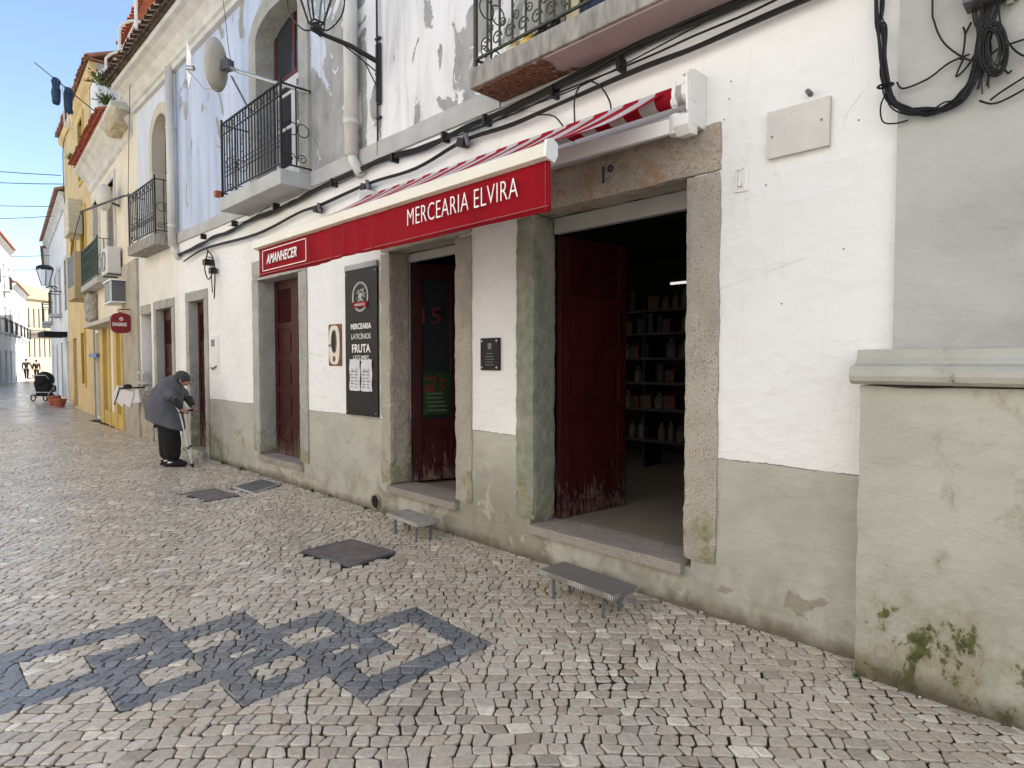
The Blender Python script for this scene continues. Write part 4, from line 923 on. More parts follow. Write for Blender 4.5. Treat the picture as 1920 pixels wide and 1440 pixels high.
# ---------------------------------------------------------------- lantern
def lantern(name,label,base,mirror=1,s=1.,arm_l=.62,wallx=0,solid=False):
    x,y,z=base; t=thing(name,label,'street lamp',(x,0,z-.2))
    a=MB(); a.box(x-.03,x+.03,-.03,.0,z-.48,z+.14); a.box(x-.012,x+.012,-.05,-.0,z-.46,z+.12)
    a.build('wall_plate',IRON,t,bevel=.008)
    a=MB(); a.tube([(x,-.03,z-.05),(x,y*.5,z+.0),(x,y,z+.0)],[.026*1,.024,.02],8); a.tube([(x,-.03,z-.16),(x,y*.62,z-.01)],.007,5); a.tube([(x,-.03,z-.32),(x,-.18,z-.10)],.007,5)
    a.build('arm',IRON,t)
    bz=z+.03; q=MB(); q.sphere((x,y,bz),.06,.06,.035); q.tube([(x,y,bz),(x,y,bz+.05)],.03,8)
    r0,r1,h=.07*s,.21*s,.42*s
    bot=[Vector((x+r0*math.cos(a_),y+r0*math.sin(a_),bz+.05)) for a_ in [R(45+90*i) for i in range(4)]]; top=[Vector((x+r1*math.cos(a_),y+r1*math.sin(a_),bz+.05+h)) for a_ in [R(45+90*i) for i in range(4)]]
    for i in range(4):
        q.tube([bot[i],top[i]],.011,5); q.tube([top[i],top[(i+1)%4]],.012,5); q.tube([bot[i],bot[(i+1)%4]],.010,5)
        mid_=(bot[i]+top[i])/2; dr=Vector((math.cos(R(45+90*i)),math.sin(R(45+90*i)),0))
        if not solid: q.tube(smooth([(x,y,bz-.0),Vector((x,y,bz-.01))+dr*.12*s,Vector((x,y,bz+.14))+dr*.25*s,Vector((x,y,bz+.36*s))+dr*.27*s,top[i]+dr*.03]),.008,5)
    q.sphere((x,y,bz+.05+h),.10*s,.10*s,.03,n=8); ap=Vector((x,y,bz+.05+h+.2*s))
    q.add(top+[ap],[(0,1,4),(1,2,4),(2,3,4),(3,0,4)]); q.tube([ap,ap+Vector((0,0,.08))],.012,6)
    q.build('lantern_frame',IRON,t)
    g=MB(); g.add([bot[i]*.97+Vector((x,y,bz+.05))*.03 for i in range(4)]+[top[i]*.97+Vector((x,y,bz+.05+h))*.03 for i in range(4)],[(i,(i+1)%4,(i+1)%4+4,i+4) for i in range(4)])
    gm=bpy.data.materials.get('lamp_glass')
    if not gm:
        n_=NB('lamp_glass',.08,.5); n_.color((.85,.9,.95)); n_.b.inputs['Alpha'].default_value=.15; gm=n_.m
    g.build('glass',gm,t); return t
lantern('wall_lantern','black iron lantern on a bracket arm high above the awning',(-5.5,-.70,4.72))
# ---------------------------------------------------------------- satellite dish
t=thing('satellite_dish','beige satellite dish on a pole arm beside the iron balcony','satellite dish',(-7.9,-.6,5.15))
ctr=Vector((-8.0,-.66,5.26)); nrm=Vector((-.75,-.65,.10)).normalized(); ux=nrm.cross(Vector((0,0,1))).normalized(); uz=ux.cross(nrm).normalized()
vs=[ctr-nrm*.0];fs=[];K=28;rings=[.11,.22,.30]
for r_ in rings:
    for i in range(K):
        a_=2*math.pi*i/K; vs.append(ctr+ux*r_*.92*math.cos(a_)+uz*r_*1.05*math.sin(a_)+nrm*(r_*r_*.75))
for i in range(K): fs.append((0,1+i,1+(i+1)%K))
for k in range(len(rings)-1):
    for i in range(K): fs.append((1+k*K+i,1+(k+1)*K+i,1+(k+1)*K+(i+1)%K,1+k*K+(i+1)%K))
m=MB(); m.add(vs,fs); d=m.build('reflector',DISH,t,True); q=d.modifiers.new('s','SOLIDIFY'); q.thickness=.008
m=MB(); m.tube([ctr+nrm*.03-uz*.30,ctr+nrm*.20-uz*.30,ctr+nrm*.42-uz*.10],.010,6); hd=ctr+nrm*.44-uz*.06; m.tube([hd,hd+nrm*-.09],.03,10); m.build('feed_arm',ALU,t)
m=MB(); 
m.add([hd+Vector((0,0,.02)),hd+Vector((-.05,.04,.10)),hd+Vector((.03,.0,.20)),hd+Vector((.09,-.02,.30)),hd+Vector((.08,.03,.14)),hd+Vector((.02,.05,-.10)),hd+Vector((.05,.0,-.28)),hd+Vector((-.03,.02,-.12))],[(0,1,2,4),(2,3,4),(0,4,5),(5,6,7),(0,5,7),(0,7,1)]); bg_=m.build('torn_plastic_bag',LETTER,t); q=bg_.modifiers.new('s','SOLIDIFY'); q.thickness=.01
m=MB(); m.tube([ctr-nrm*.06,(-7.75,-.56,5.14),(-7.0,-.02,4.82)],.022,8); m.tube([(-7.85,-.6,5.1),(-8.2,-.25,4.9),(-8.4,.0,4.95)],.014,6); m.build('mast',ALU,t)
m=MB(); m.box(-.07,.07,-.05,.05,-.06,.06,Matrix.Translation(ctr-nrm*.07)@Matrix.Rotation(R(20),4,'Z')); m.tube([ctr-nrm*.03+uz*.12,ctr-nrm*.12],.012,6); m.tube([ctr-nrm*.03-uz*.14,ctr-nrm*.12],.012,6); m.build('bracket',DGREY,t,bevel=.004)
m=MB(); cab(m,[(-8.3,-.62,6.9),(-8.0,-.62,6.0),(-7.9,-.58,5.3),(-7.7,-.5,5.1)],.004); o=m.build('thin_wire',RUBBER); tag(o,'thin wire dropping from the eaves to the satellite dish','cable')
# shoes and a yellow toy on the big balcony
for i,(xx,c,l) in enumerate(((-3.30,CREAMF,'pale shoe on the big balcony edge by the corner post'),(-3.16,YELS,'yellow clog standing on the big balcony'),(-3.02,BLACKP,'first black shoe on the big balcony, next to the yellow clog'),(-2.90,BLACKP,'second black shoe on the big balcony, farther from the yellow clog'))):
    m=MB(); m.sphere((xx,-.28,3.925),.06,.035,.03,n=10,m=6); m.sphere((xx+.03,-.28,3.96),.04,.033,.045,n=10,m=6); m.box(xx-.06,xx+.08,-.315,-.245,3.888,3.905); o=m.build('shoe',c,None,True); tag(o,l,'shoe')
# meter door
t=thing('meter_door','small white meter cupboard door with a latch between the two far red doors','utility box',(-10.27,0,1.7))
m=MB(); m.box(-10.47,-10.09,-.02,.0,1.41,2.04); m.build('frame',WMETAL,t,bevel=.004)
m=MB(); m.box(-10.44,-10.12,-.028,-.019,1.44,2.01); dd=m.build('door',simple('white_sheet_metal',(.68,.68,.68),.5,.06),t,bevel=.004)
m=MB(); m.box(-10.36,-10.22,-.032,-.027,1.84,1.95); m.build('window',DGREY,dd)
m=MB(); m.tube([(-10.38,-.03,1.50),(-10.25,-.06,1.48),(-10.14,-.03,1.53)],.012,6); m.build('latch',RUST,dd)
# ---------------------------------------------------------------- next white house
nh=thing('white_house','narrow white house left of the thin downpipe, arched window over two old doors','building',(-13.2,0,0))
w3=(-13.35,-12.42,.1,2.60); w4=(-14.4,-13.78,1.10,2.55)
wall('ground_floor_wall',WHITEF,nh,-14.55,-12.0,-.1,3.70,0,.28,[w3,w4],grow=.05)
ar=(-13.35,-12.35,3.9,6.2)
wall('upper_wall',simple('blue_white_wall',(.62,.66,.72),.88,.1,2,.008,10,.2,0,(2,2,.6)),nh,-14.55,-12.0,3.7,6.8,.01,.29,[ar],grow=.05)
frame(nh,w3,.17,.17,.17,[GRANG]*3,depth=.3,zb=-.05,res=.08,amp=.006)
leaf(nh,.93,2.5,(-13.35,.12,.1),0,P5,4)
m=MB(); m.rough(-14.45,-13.75,-.02,.2,2.55,2.75,.08,.006); m.rough(-14.5,-13.72,-.10,.2,1.0,1.10,.08,.006); m.build('window_surround',GRANG,nh)
m=MB(); m.box(-14.38,-13.8,.18,.2,1.1,2.55); m.build('shutter',GREYW,nh)
m=MB(); m.rough(-14.55,-13.6,-.035,0,-.05,.95,.10,.03,3); m.build('patched_base',BEIGEF,nh)
for (x_,z_) in((-14.1,1.35),(-14.1,1.15)):
    m=MB(); m.box(x_-.3,x_+.3,-.12,.0,z_,z_+.05); m.build('ledge',SLAB,nh)
arched(nh,-13.35,-12.35,3.9,5.75,.45,.2,.26,simple('sunny_stone',(.55,.50,.40),.85,.15,4,.004),y=.0)
french(nh,-13.33,-12.37,3.9,5.3,6.15,.2,MAR,WOODW)
s3=slab(nh,'balcony_slab',-14.0,-12.22,-.32,3.68,3.87,SLABD)
railing(s3,-13.97,-12.25,-.29,3.87,.98,IRON,0,step=.12)
m=MB(); m.tube(smooth([(-13.95,-.3,4.85),(-13.9,-.3,5.3),(-13.85,-.25,7.0)]),.006,5); o=m.build('thin_wire',RUBBER); tag(o,'thin wire rising from the small iron balcony rail to the eaves','cable')
# ---------------------------------------------------------------- mustard shop building (slightly turned facade)
XF=Matrix.Translation((-14.4,0,0))@Matrix.Rotation(-.065,4,'Z')@Matrix.Translation((14.4,0,0))
sb=thing('yellow_shop_house','old house with mustard yellow shopfront, roof terrace and deep tiled cornice','building',(-17.5,.2,0))
h5=[(-16.9,-16.3,.05,2.5),(-18.9,-18.2,.05,2.5),(-20.8,-20.0,.05,2.4),(-20.6,-19.6,3.8,6.0),(-18.2,-17.2,3.8,6.0)]
wall('street_wall',simple('sun_tinted_limewash',(.74,.68,.55),.88,.1,1.5,.01,8),sb,-21.0,-14.55,-.1,6.8,0,.3,h5,XF)  # cream stands in for yellow sunlight on white limewash, with some ochre paint traces
m=MB(XF); m.box(-16.2,-14.56,-.06,0,-.05,3.75); m.build('grey_corner_pier',BEIGEF,sb,bevel=.01)
m=MB(XF)
for a,c in((-17.35,-16.95),(-18.15,-17.95),(-19.4,-18.95)): m.box(a,c,-.09,-.001,-.05,2.6)
m.box(-16.3,-16.2,-.09,-.001,-.05,2.6); m.box(-19.4,-16.2,-.07,-.001,-.05,.35); m.build('yellow_pilaster',YEL,sb,bevel=.008)
m=MB(XF); m.box(-17.95,-17.35,-.05,-.001,.35,2.6); m.build('white_panel',WHITEF,sb)
for a,c,mt in((-16.9,-16.3,DGREEN),(-18.9,-18.2,BRONZE),(-20.8,-20.0,GREYW)):
    m=MB(XF); m.box(a,c,.12,.16,.05,2.5); m.box(a+.1,c-.1,.10,.121,.2,1.1); m.box(a+.1,c-.1,.10,.121,1.3,2.3); m.build('door',mt,sb)
m=MB(XF); m.box(-21,-20.9,-.04,0,0,3.2); m.box(-19.95,-19.45,-.04,-.001,-.05,2.6); m.build('grey_pier',GREYW,sb)
m=MB(XF); m.box(-20.85,-19.5,-.16,-.0,1.72,1.82); m.build('blue_strip',BLUEB,sb)
for a,c in((-20.6,-19.6),(-18.2,-17.2)):
    m=MB(XF); m.box(a,c,.15,.2,3.8,6.0); m.box(a+.05,(a+c)/2-.03,.13,.15,3.9,5.9); m.box((a+c)/2+.03,c-.05,.13,.15,3.9,5.9); f_=m.build('window',WOODW,sb); m=MB(XF); m.box(a+.12,(a+c)/2-.1,.125,.129,4.4,5.8); m.box((a+c)/2+.1,c-.12,.125,.129,4.4,5.8); m.build('pane',GLASS,f_)
    m=MB(XF)
    for (p,q,r_,s_) in((a-.14,a,3.8,6.0),(c,c+.14,3.8,6.0),(a-.14,c+.14,6.0,6.16)): m.box(p,q,-.03,.1,r_,s_)
    m.build('window_surround',CORN,sb)
lb2=MB(XF); lb2.box(-20.9,-17.9,-.30,0,3.55,3.70); l2=lb2.build('balcony_slab',SLAB,sb)
railing(l2,-20.85,-17.95,-.28,3.70,.95,simple('dark_green_iron',(.03,.06,.05),.5),1,xf=XF,step=.16)
m=MB(XF); m.prism([(-.001,2.75),(-.36,2.60),(-.36,2.50),(-.001,2.45)],-20.0,-15.9,'x'); m.build('shop_canopy',simple('beige_metal',(.48,.43,.35),.6,.1),sb,bevel=.01)
m=MB(XF); m.rough(-20.9,-20.2,-.25,0,2.7,3.5,.12,.05); m.build('old_stone_corbel',GRANG,sb)
cpf=[(.0,6.35),(-.06,6.4),(-.08,6.55),(-.18,6.7),(-.30,6.85),(-.38,6.9),(-.38,7.0),(.3,7.0)]
m=MB(XF); m.prism(cpf,-21.0,-14.9,'x'); m.build('cornice',CORN,sb,bevel=.004)
m=MB(XF); m.rough(-15.9,-14.9,-.36,.0,6.5,6.98,.1,.04); m.build('crumbling_corner',simple('old_ochre_stone',(.46,.40,.28),.9,.3,5,.01),sb)
tiles(sb,-20.9,-15.8,-.52,7.02,.8,TILER,xf=XF,name='roof')
# terrace balustrade
m=MB(XF)
m.box(-20.9,-15.0,.16,.24,7.9,7.97); m.box(-20.9,-15.0,.16,.24,7.2,7.26)
for i in range(30):
    xx=-20.8+i*.195; m.tube([(xx,.2,7.26),(xx,.2,7.9)],.03,6); m.ring((xx+.1,.2,7.58),(1,0,0),(0,0,1),.07,.014,10)
m.build('terrace_balustrade',CORN,sb)
m=MB(XF); m.box(-20.9,-13.5,1.2,5,6.9,10.85); m.build('attic_wall',WHITEF,sb)
for a in(-19.6,-17.8,-16):
    m=MB(XF); m.box(a-.4,a+.4,1.17,1.199,7.2,9.2); m.build('attic_window',GREYW,sb)
tiles(sb,-21.1,-12.2,.72,10.80,2,TILER,xf=XF,name='attic_roof')
m=MB(XF)
for xx in(-19.4,-17.4,-15.4): m.tube(smooth([(xx,.2,7.2),(xx,.2,9.3),(xx+.05,.25,9.7),(xx+.2,.6,9.85),(xx+.2,1.2,9.6)]),.035,7)
m.tube([(-19.4,.2,9.0),(-15.4,.2,9.0)],.02,6)
pg=m.build('terrace_frame',simple('pale_metal_tube',(.75,.72,.62),.4,.05),sb)
m=MB(XF); m.box(-21,-14.5,5,5.1,0,6.9); m.box(-21,-14.5,.3,5,6.8,6.9); m.box(-14.53,-14.5,.3,5,0,6.8); m.build('rear_wall',WHITEF,sb)
# plants on the eaves
def tuft(name,label,c,s,n=26,cat='plant',mat=LEAF,seed=1,group=None):
    r_=random.Random(seed); m=MB(); c=Vector(c)
    for i in range(n):
        a_=r_.uniform(0,6.28); el=r_.uniform(.3,1.4); L_=s*r_.uniform(.5,1.1); d_=Vector((math.cos(a_)*math.cos(el),math.sin(a_)*math.cos(el),math.sin(el))); sd=d_.cross(Vector((0,0,1))).normalized()*L_*.10
        p1=c+d_*L_*.55+Vector((0,0,.0)); p2=c+d_*L_-Vector((0,0,L_*.22)); m.add([c,p1-sd,p2,p1+sd],[(0,1,2,3)])
        for k in range(3):
            q=c+d_*L_*(.3+.25*k); sz=L_*.16; dd_=Vector((r_.uniform(-1,1),r_.uniform(-1,1),r_.uniform(-.3,.8))).normalized(); ss=dd_.cross(d_).normalized()*sz*.4; m.add([q,q+dd_*sz*.6+ss,q+dd_*sz*1.2,q+dd_*sz*.6-ss],[(0,1,2,3)])
    o=m.build(name,mat); tag(o,label,cat,group); return o
def PX(x,y,z): return XF@Vector((x,y,z))
tuft('roof_weed','bright green weeds growing from the end of the dark tiled eave',PX(-15.1,-.5,7.3),.38,60,seed=2)
tuft('roof_weed','green tuft on the far end of the red tile ledge of the terrace',PX(-20.6,-.45,7.1),.30,40,seed=3)
tuft('roof_weed','green weeds at the near end of the red tile ledge of the terrace',PX(-16.0,-.3,7.25),.32,50,seed=4)
tuft('roof_weed','middle clump of weeds on the red tile ledge of the terrace',PX(-18.7,-.4,7.15),.25,40,seed=5)
# things on this facade
t=thing('air_conditioner','white air conditioner unit on the wall beside the green iron balcony','air conditioner',PX(-16.8,-.1,3.7))
m=MB(XF); m.box(-17.2,-16.35,-.30,-.04,3.62,4.22); bd=m.build('casing',simple('ac_white',(.60,.60,.58),.5,.06),t,bevel=.015)
m=MB(XF); m.ring((-16.85,-.305,3.92),(1,0,0),(0,0,1),.22,.012,24); 
for k in range(8): m.box(-17.1,-16.6,-.306,-.302,3.72+.055*k,3.735+.055*k)
m.build('fan_grille',DGREY,bd)
m=MB(XF); m.box(-17.1,-17.06,-.3,0,3.58,3.62); m.box(-16.5,-16.46,-.3,0,3.58,3.62); m.build('bracket',DGREY,t)
t=thing('metal_cabinet','dark grey metal box with white frame mounted below the air conditioner','wall box',PX(-15.9,-.1,3.1))
m=MB(XF); m.box(-16.7,-15.75,-.32,-.065,2.93,3.38); m.build('cabinet',DGREY,t,bevel=.01)
m=MB(XF); m.box(-16.75,-15.70,-.35,-.04,3.382,3.41); m.box(-16.75,-15.70,-.35,-.04,2.90,2.928); m.box(-15.75,-15.735,-.35,-.32,2.93,3.38); m.build('trim',WMETAL,t)
m=MB(XF); m.box(-16.5,-16.46,-.064,0,3.0,3.1); m.box(-15.9,-15.86,-.2,-.0,3.38,3.385); m.build('bracket',DGREY,t)
t=thing('round_sign','dark red rounded hanging sign lettered SAGRES over the shop canopy','sign',PX(-15.25,-.2,2.65))
rs=[(.015+.0-.20*math.copysign(abs(math.cos(i*math.pi/16))**.6,math.cos(i*math.pi/16))-.20, 2.42+.215*math.copysign(abs(math.sin(i*math.pi/16))**.7,math.sin(i*math.pi/16))) for i in range(32)]
m=MB(); m.prism([(a,z) for a,z in rs],-15.27,-15.21,'x'); m.build('sign_face',SIGNR,t,bevel=.008)
text('lettering','SAGRES',.098,(-15.206,-.352,2.36),(0,1,0),(0,0,1),LETTER,t,bold=.003,sx=.80)
m=MB(); m.ring((-15.206,-.185,2.51),(0,1,0),(0,0,1),.032,.007,16); m.sphere((-15.206,-.185,2.51),.004,.014,.014); m.build('emblem',LETTER,t)
m=MB(); m.tube([(-15.24,.0,2.72),(-15.24,-.2,2.72),(-15.24,-.2,2.63)],.014,6); m.ring((-15.24,-.2,2.68),(0,1,0),(0,0,1),.04,.01,12); m.build('bracket',SIGNR,t)
t=thing('lamp_spot','white domed satellite-like fixture on the wall above the air conditioner','light fixture',PX(-17.2,-.1,5.2))
m=MB(XF); m.sphere((-16.6,-.30,5.35),.34,.16,.30,n=16,m=10); m.build('dome',simple('white_dome',(.62,.60,.55),.5,.08),t,True); m=MB(XF); m.tube([(-16.6,-.3,5.3),(-16.6,0,5.2)],.03,6); m.build('arm',DGREY,t)
m=MB(XF); m.tube([(-14.2,-.3,4.9),(-16.6,-.75,4.95)],.022,6); m.tube([(-14.2,-.3,4.9),(-13.2,-.25,4.75)],.02,6); o=m.build('clothes_pole',IRON); tag(o,'black pole tied to the small iron balcony and sticking out over the street','pole')
# hanging white cloths on a stand
t=thing('cloth_rack','white cloths hanging on a small dark wall rack beside the stooped person','rack',(-14.0,-.2,1.0))
m=MB(); m.tube([(-13.9,0,1.08),(-13.9,-.35,1.08),(-14.3,-.45,1.06)],.018,6); m.sphere((-14.1,-.35,1.10),.12,.08,.05,n=8,m=6); m.tube([(-14.3,-.45,1.06),(-14.5,-.5,.72)],.012,6); m.build('rail',BLACKC,t)
for (a,y_,s_,rot) in((-14.35,-.42,.17,30),(-14.15,-.36,.18,20),(-14.0,-.26,.15,-10)):
    m=MB(); xf2=Matrix.Translation((a,y_,.90))@Matrix.Rotation(R(25),4,'Z')@Matrix.Rotation(R(rot),4,'Y'); m.box(-s_,s_,-.02,.02,-s_*.9,s_*.9,xf2); m.box(-s_*.6,s_*.3,-.024,-.021,-.01,.02,xf2); m.build('cloth',PAPER,t,bevel=.02)
# clothes line high up
t=thing('laundry_pole','dark blue trousers hung on a pole sticking out over the street','laundry',PX(-19.3,.0,8))
pa,pb=Vector((-19.0,.34,7.95)),Vector((-19.0,-1.30,9.15)); pb=Vector((-19.3,-1.0,9.0))
m=MB(); m.tube([pa,pb],.014,6); m.build('pole',IRON,t)
for f_ in(.52,.70):
    p=pa.lerp(pb,f_); m=MB(); xf2=Matrix.Translation(p); m.rough(-.10,.10,-.09,.09,-.62,.04,.07,.03,int(f_*10)); m.xf=xf2; m.build('trousers',JEANS,t,True)
m=MB(); p=pa.lerp(pb,.6); m.xf=Matrix.Translation(p)
for k in range(3): m.tube([(.0,.05*k,0),(.12,.08*k,-1.05)],.012,5)
m.build('white_strap',LETTER,t)
# ---------------------------------------------------------------- ochre house with parapet balcony
oh=thing('ochre_house','tall ochre yellow house with a solid parapet balcony and tiled eave','building',(-24,.6,0))
wall('street_wall',YELO,oh,-27.6,-21.02,-.1,9.6,.02,.3,[(-26.3,-25.3,.05,2.4),(-23.8,-23.1,.9,2.5),(-25.8,-24.8,4,6.2),(-23.4,-22.4,4,6.2),(-23.4,-22.4,7.2,9)],XF)
m=MB(XF); m.box(-26.3,-25.3,.15,.2,.05,2.4); m.build('door',BRONZE,oh)
for a,c,e,f_ in((-23.8,-23.1,.9,2.5),(-25.8,-24.8,4,6.2),(-23.4,-22.4,4,6.2),(-23.4,-22.4,7.2,9)):
    m=MB(XF); m.box(a,c,.14,.2,e,f_); m.build('window',GLASS,oh); m=MB(XF)
    for (p,q,r_,s_) in((a-.15,a,e-.1,f_+.15),(c,c+.15,e-.1,f_+.15),(a,c,f_,f_+.15),(a,c,e-.1,e)): m.box(p,q,-.02,.12,r_,s_)
    m.build('window_surround',YEL,oh)
m=MB(XF); m.box(-22.9,-21.2,-.42,.02,3.42,3.56); pb_=m.build('balcony_slab',YELP,oh,bevel=.01)
m=MB(XF); m.box(-21.3,-21.2,-.42,.019,3.562,4.75); m.box(-22.9,-22.8,-.42,.019,3.562,4.75); m.box(-22.78,-21.32,-.42,-.36,3.562,3.8); m.build('parapet',YELP,pb_,bevel=.01)
m=MB(XF); m.box(-22.78,-21.32,-.41,-.37,3.82,4.7); m.build('green_screen',DGREEN,pb_)
m=MB(XF); m.prism([(.02,9.35),(-.08,9.42),(-.14,9.52),(-.14,9.6),(.3,9.6)],-27.6,-19.7,'x'); m.build('cornice',YELO,oh)
m=MB(XF); m.box(-21.0,-19.7,.04,4,7.0,9.6); m.build('gable_wall',WHITEF,oh)
m=MB(XF); m.box(-27.6,-21.0,.3,5,9.4,9.5); m.box(-27.6,-27.5,.3,5,0,9.4); m.box(-21.02,-21.0,.3,5,0,7.0); m.build('side_wall',YELO,oh)
tiles(oh,-27.6,-19.6,-.25,9.65,2,TILE,xf=XF,name='roof')
m=MB(XF); m.box(-24.2,-23.0,-.35,.02,5.55,6.6); m.build('boarded_bay',simple('pale_boards',(.60,.55,.42),.8,.15,3,.01,6,.2,0,(1,1,5)),oh,bevel=.02)
m=MB(); m.tube(smooth([(-25,.62,9.3),(-25,.45,8.6),(-25.2,.50,6.5),(-25,.60,5.6)]),.012,5); m.tube(smooth([(-22,.42,6.1),(-22,.30,5.8),(-24,.42,5.0),(-24,.55,4.5)]),.012,5); o=m.build('facade_wire',RUBBER); tag(o,'slack wires looped over the ochre house front','cable')
# ---------------------------------------------------------------- farther houses on the right side
def farhouse(name,label,p0,p1,h,mat,nwin,seed,roofc=TILE,red=True):
    p0=Vector((*p0,0));p1=Vector((*p1,0)); d=p1-p0; L_=d.length; ang=math.atan2(d.y,d.x)
    xf=Matrix.Translation(p0)@Matrix.Rotation(ang,4,'Z')   # local x along the wall, street side is +y if d points to -X
    t=thing(name,label,'building',tuple(p0)); holes=[]; n=nwin
    for i in range(n):
        c=L_*(i+.5)/n; holes.append((c-.5,c+.5,.05,2.4)); 
        z=3.6
        while z+2<h: holes.append((c-.45,c+.45,z,z+1.9)); z+=3.1
    wall('street_wall',mat,t,0,L_,-.1,h,-.3,0,holes,xf)
    r_=random.Random(seed)
    for hh in holes:
        m=MB(xf); m.box(hh[0],hh[1],-.2,-.15,hh[2],hh[3]); m.build('door' if hh[2]<1 else 'window',r_.choice([DGREEN,GREYW,BRONZE,GLASS]) if hh[2]<1 else r_.choice([GLASS,GREYW,GLASS]),t)
        if hh[2]>1:
            m=MB(xf); m.box(hh[0]-.12,hh[1]+.12,-.05,.03,hh[3],hh[3]+.14); m.box(hh[0]-.12,hh[0],-.05,.025,hh[2],hh[3]); m.box(hh[1],hh[1]+.12,-.05,.025,hh[2],hh[3]); s__=m.build('window_surround',CORN,t)
            if r_.random()<.6:
                m=MB(xf); m.box(hh[0]-.2,hh[1]+.2,.0,.4,hh[2]-.12,hh[2]); bs=m.build('balcony_slab',SLAB,t)
                m=MB(xf); m.box(hh[0]-.2,hh[1]+.2,.37,.4,hh[2]+.9,hh[2]+.94)
                for k in range(12): xx=hh[0]-.19+(hh[1]-hh[0]+.36)*k/11; m.box(xx,xx+.02,.37,.39,hh[2],hh[2]+.9)
                m.box(hh[0]-.2,hh[0]-.17,0,.4,hh[2]+.9,hh[2]+.94); m.box(hh[1]+.17,hh[1]+.2,0,.4,hh[2]+.9,hh[2]+.94); m.build('railing',IRON,bs)
    m=MB(xf); m.prism([(-.3,h-.25),(.05,h-.25),(.12,h-.1),(.25,h),(.25,h+.1),(-.3,h+.1)],0,L_,'x'); m.build('cornice',CORN,t)
    m=MB(xf); m.add([(0,.38,h+.1),(L_,.38,h+.1),(L_,-3.2,h+1.6),(0,-3.2,h+1.6),(0,.38,h+.2),(L_,.38,h+.2),(L_,-3.2,h+1.7),(0,-3.2,h+1.7)],[(0,1,2,3),(7,6,5,4),(0,4,5,1),(3,2,6,7),(0,3,7,4),(1,5,6,2)]); m.build('roof',roofc,t)
    m=MB(xf); m.box(0,L_,-6,-5.9,-.1,h); m.box(0,.1,-5.9,-.301,-.1,h); m.box(L_-.1,L_,-5.9,-.301,-.1,h); m.build('side_wall',mat,t)
    return t
farhouse('white_house','pale two-storey house just past the ochre house','(',(0,0),1,None,0,0) if 0 else None
# street side must be local +y : walls on the right-hand side run towards -X
farhouse('white_house','pale house with small balconies just beyond the ochre house',(-27.6,.95),(-40,2.13),7.7,WHITEF,4,1)
farhouse('white_house','bluish white house at the far right bend of the street',(-40,2.16),(-60,5.0),7.4,simple('blue_white_far',(.66,.69,.72),.85,.06,1,.006,8),5,2)
# canopy and awning strips on the far houses
m=MB(); m.box(-30.5,-29,.35,1.1,2.55,2.75); o=m.build('shop_canopy',BLACKC); tag(o,'flat black canopy over a far shop door on the right','canopy')
# left side of the street beyond the bend (street side is +y)
farhouse('left_house','white house at the left frame edge with a red tiled roof edge',(-61,2.75),(-50,.5),10.0,WHITEF,4,3,TILER)
farhouse('left_house','lower white house in front of the sunlit facade on the left',(-73,5.0),(-61.1,2.78),7.6,simple('grey_white_far',(.60,.60,.58),.85,.08,1,.01,8),4,4,TILE)
# sunlit facade closing the street
pl=Vector((-92.5,5.75,0)); pr=Vector((-94.1,9.7,0)); dd=(pr-pl).normalized(); ang=math.atan2(dd.y,dd.x)
xf=Matrix.Translation(pl)@Matrix.Rotation(ang,4,'Z')
ar_=thing('arcaded_hall','long sunlit cream building closing the end of the street, two rows of tall narrow windows','building',tuple(pl))
holes=[]
for i in range(-9,13):
    c=.35+i*.56; holes+=[(c-.08,c+.08,5.7,8.0),(c-.08,c+.08,2.1,4.4)]
wall('street_wall',simple('pale_cream_plaster',(.46,.39,.27),.9,.06,1),ar_,-5.3,7.3,-.1,9.3,0,.3,holes,xf)
for hh in holes:
    m=MB(xf); m.box(hh[0],hh[1],.12,.15,hh[2],hh[3]); m.build('window',DGREY,ar_)
m=MB(xf); m.hexa([(-5.3,-.25,9.3),(7.3,-.25,9.0),(-5.3,.3,9.3),(7.3,.3,9.0),(-5.3,-.25,9.5),(7.3,-.25,9.2),(-5.3,.3,9.5),(7.3,.3,9.2)]); m.hexa([(-5.3,0,9.5),(7.3,0,9.2),(-5.3,.3,9.5),(7.3,.3,9.2),(-5.3,0,11.8),(7.3,0,10.0),(-5.3,.3,11.8),(7.3,.3,10.0)]); m.build('parapet',simple('peach_parapet',(.50,.37,.23),.85,.06,1,.01),ar_)
m=MB(xf); m.box(-5.3,7.3,-.45,-.001,4.95,5.1); m.box(-5.3,7.3,-.45,-.42,5.9,5.95)
for i in range(60): xx=-5.25+i*.21; m.box(xx,xx+.03,-.45,-.42,5.1,5.9)
m.build('balcony',DGREY,ar_)
